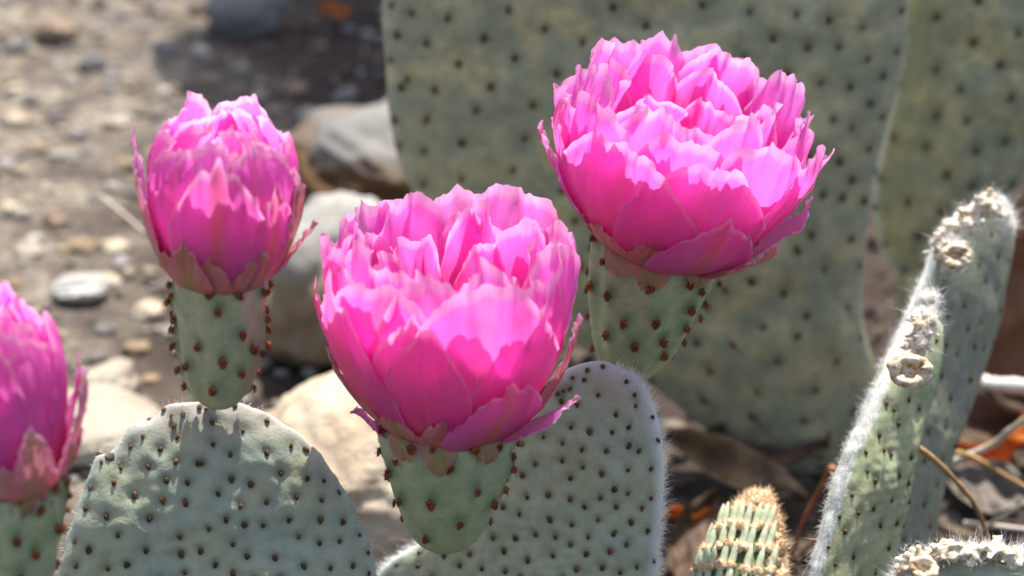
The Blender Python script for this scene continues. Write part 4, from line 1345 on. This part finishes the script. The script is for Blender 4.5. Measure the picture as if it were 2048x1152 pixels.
f2 = Flower(c2, (438, 810), 0.588, tilt=3.8, lean=0)
f2.fruit([(0, 18), (0.02, 32), (0.06, 46), (0.14, 60), (0.25, 72), (0.45, 82), (0.7, 88), (1.0, 93)], 297,
         [(434, 624), (479, 666), (400, 691), (446, 720), (376, 731), (479, 744), (428, 778), (355, 640), (343, 693), (502, 698), (338, 592), (344, 660), (527, 637), (421, 575), (475, 579), (520, 583), (350, 745), (518, 705)], seed=7, fill=34, halo_r=12)
rows(f2, [
    dict(n=5, ph0=-38, c=[(86, 0), (124, 50), (160, 170), (140, 292)], W=190, vary=0.03, varyz=0.06, kw=dict(bp=0.6, ruf=8, cup=1.0, mid=0.45, roll=-20, edge=0.6)),
    dict(n=6, ph0=-10, c=[(80, 0), (112, 50), (146, 180), (128, 308)], W=150, vary=0.06, varyz=0.07, kw=dict(ruf=14, cup=0.95, mid=0.15, roll=-26, edge=0.8)),
    dict(n=6, ph0=10, c=[(60, 0), (90, 50), (112, 180), (98, 308)], W=125, vary=0.10, varyz=0.08, kw=dict(ruf=20, cup=0.8, mid=0.05, roll=-34, edge=0.8)),
    dict(n=5, ph0=40, c=[(40, 0), (65, 30), (74, 180), (62, 287)], W=105, vary=0.12, varyz=0.09, kw=dict(ruf=22, cup=0.8, mid=0.0, roll=-30, edge=0.8)),
    dict(n=4, ph0=10, c=[(20, 0), (40, 30), (42, 180), (28, 271)], W=85, vary=0.10, varyz=0.07, kw=dict(ruf=20, cup=0.8, mid=0.0, roll=-20, edge=0.8)),
], 53)
f2.petal(3, [(90, -2), (132, 45), (168, 150), (156, 285)], 200, bp=0.55, mid=0.85, midw=0.14, ruf=4, mucro=0.08, notch=0.02, deep=0.35, edge=0.8, cup=1.0, roll=-8)
f2.petal(48, [(92, -2), (126, 30), (160, 120), (156, 215)], 130, bp=0.55, kind="sepal", mid=0.75, midw=0.2, top=0.5, ruf=5, mucro=0.14, notch=0.0, deep=0.2, edge=0.5, cup=1.0, mat=M_PETAL)
f2.petal(76, [(92, -2), (126, 30), (160, 110), (158, 215)], 110, bp=0.55, kind="sepal", mid=0.8, midw=0.4, top=0.6, ruf=4, mucro=0.14, notch=0.0, deep=0.2, edge=0.5, cup=1.1)
f2.petal(-72, [(92, -2), (126, 30), (164, 120), (160, 225)], 115, bp=0.55, kind="sepal", mid=0.8, midw=0.3, top=0.6, ruf=4, mucro=0.12, notch=0.0, deep=0.3, edge=0.3, cup=1.1)
f2.petal(-88, [(92, -2), (126, 40), (164, 140), (164, 262)], 95, bp=0.55, kind="sepal", mid=0.3, midw=0.3, top=0.6, ruf=4, mucro=0.16, notch=0.0, deep=0.2, edge=0.7, cup=1.1, mat=M_PETAL)
f2.petal(-22, [(92, -2), (120, 10), (150, 60), (154, 118)], 100, bp=0.55, kind="sepal", mid=0.95, midw=0.4, top=0.6, ruf=3, mucro=0.14, notch=0.0, deep=0.5, edge=0.1, cup=1.0)
f2.petal(88, [(92, -2), (120, 20), (150, 70), (176, 110)], 60, bp=0.55, kind="sepal", mid=0.8, midw=0.4, top=0.6, ruf=3, mucro=0.3, notch=0.0, deep=0.5, edge=0.3, cup=1.0)
for q in range(10):
    ph = -36 + 36 * q + (q * 29 % 13) - 6
    f2.petal(ph, [(88, -2), (104, 0), (134, 50), (146, 84 + (q * 47 % 36))], 92, kind="sepal", mid=0.4 + 0.5 * (q % 3 != 1), midw=0.4, top=0.6, ruf=3, mucro=0.1, notch=0.0, deep=0.4, edge=0.1, cup=1.0, nu=19, nv=20, bp=0.7)

# ------------------------------------------------------------------ leftmost cactus, cut by the frame
n1 = unit((0.05, -1.0, 0.15))
p1 = P(-10, 1330, 0.548)
g1 = onplane(-20, 1700, p1, n1)
c1 = cactus((g1[0], g1[1], max(g1[2] * 0, 0)), "nearest cactus with a pink flower cut off by the left edge of the photo")
build_pad(c1, [(10, 1215), (-60, 1220), (-150, 1260), (-220, 1340), (-260, 1460), (-240, 1620), (-150, 1740), (-20, 1780), (110, 1740), (200, 1620), (220, 1460), (180, 1330), (90, 1240)],
          p1, n1, 0.013, M_PAD_BLUE, fill=0.008, seed=71, wool=300)
f1 = Flower(c1, (4, 1232), 0.548, tilt=3.5, lean=0)
f1.fruit([(0, 22), (0.02, 40), (0.07, 58), (0.15, 78), (0.28, 100), (0.5, 118), (0.75, 128), (1.0, 132)], 350,
         [(74, 1020), (108, 1054), (30, 1078), (68, 1106), (125, 990), (122, 1060), (107, 1128), (40, 1150), (-30, 1020), (25, 975), (95, 965), (128, 965), (-20, 1110)], seed=9)
rows(f1, [
    dict(n=6, ph0=-8, c=[(118, -4), (142, 30), (146, 170), (128, 315)], W=190, vary=0.03, varyz=0.05, kw=dict(bp=0.6, ruf=6, cup=1.0, mid=0.1, roll=-26, edge=0.35, jag=0.03)),
    dict(n=7, ph0=20, c=[(100, 0), (124, 30), (126, 180), (105, 335)], W=150, vary=0.05, varyz=0.06, kw=dict(ruf=10, cup=1.0, mid=0.1, roll=-30, edge=0.4, jag=0.04)),
    dict(n=6, ph0=0, c=[(70, 0), (94, 30), (95, 180), (75, 345)], W=120, vary=0.08, varyz=0.07, kw=dict(ruf=14, top=0.25, cup=1.0, mid=0.0, roll=-24, edge=0.5, jag=0.05)),
    dict(n=5, ph0=40, c=[(40, 0), (60, 30), (62, 180), (45, 330)], W=95, vary=0.10, varyz=0.07, kw=dict(ruf=14, top=0.25, cup=1.0, mid=0.0, roll=-20, edge=0.5, jag=0.06)),
    dict(n=3, ph0=40, c=[(10, 0), (25, 30), (30, 180), (20, 315)], W=70, vary=0.10, varyz=0.07, kw=dict(ruf=14, top=0.25, cup=1.0, mid=0.0, roll=-12, edge=0.5, jag=0.06)),
], 59)
f1.petal(82, [(120, -10), (150, 20), (170, 100), (184, 205)], 120, bp=0.55, kind="sepal", mid=0.6, midw=0.3, top=0.6, ruf=5, mucro=0.14, notch=0.0, deep=0.3, edge=0.6, cup=1.0)
f1.petal(95, [(116, -10), (140, 20), (150, 100), (160, 215)], 90, bp=0.55, kind="sepal", mid=0.1, midw=0.3, top=0.5, ruf=8, mucro=0.14, notch=0.0, deep=0.1, edge=0.6, cup=1.0, mat=M_PETAL)
f1.petal(38, [(122, -14), (165, 0), (172, 80), (160, 150)], 110, bp=0.55, kind="sepal", mid=0.65, midw=0.35, top=0.6, ruf=3, mucro=0.1, notch=0.0, deep=0.4, edge=0.4, cup=1.0)
f1.petal(-12, [(122, -14), (165, 0), (172, 90), (162, 165)], 120, bp=0.55, kind="sepal", mid=0.3, midw=0.35, top=0.6, ruf=3, mucro=0.1, notch=0.0, deep=0.4, edge=0.4, cup=1.0, mat=M_PETAL)
for ph, L, W_, md in [(-30, 40, 80, 0.8), (8, 30, 60, 0.6), (34, 44, 66, 0.9), (64, 34, 60, 0.8), (100, 30, 60, .8), (150, 30, 64, .8), (-90, 30, 64, .8), (-140, 30, 64, .8)]:
    f1.petal(ph, [(116, 12), (134, 8), (138, -12), (130, -L)], W_, kind="sepal", mid=md, midw=0.8, top=0.22, ruf=2, mucro=0.0, notch=0.0, jag=0.01, deep=0.5, deep_to=0.5, edge=0.15, cup=0.9, nu=13, nv=14, bw=0.95, wide=0.5, pleat=0.5, frill=1.0)
    f1.petal(ph + 8, [(118, 4), (152, 0), (168, 40), (164, 84)], 96, kind="sepal", mid=0.5, midw=0.4, top=0.55, ruf=3, mucro=0.1, notch=0.0, deep=0.5, edge=0.2, cup=1.0, nu=15, nv=18)
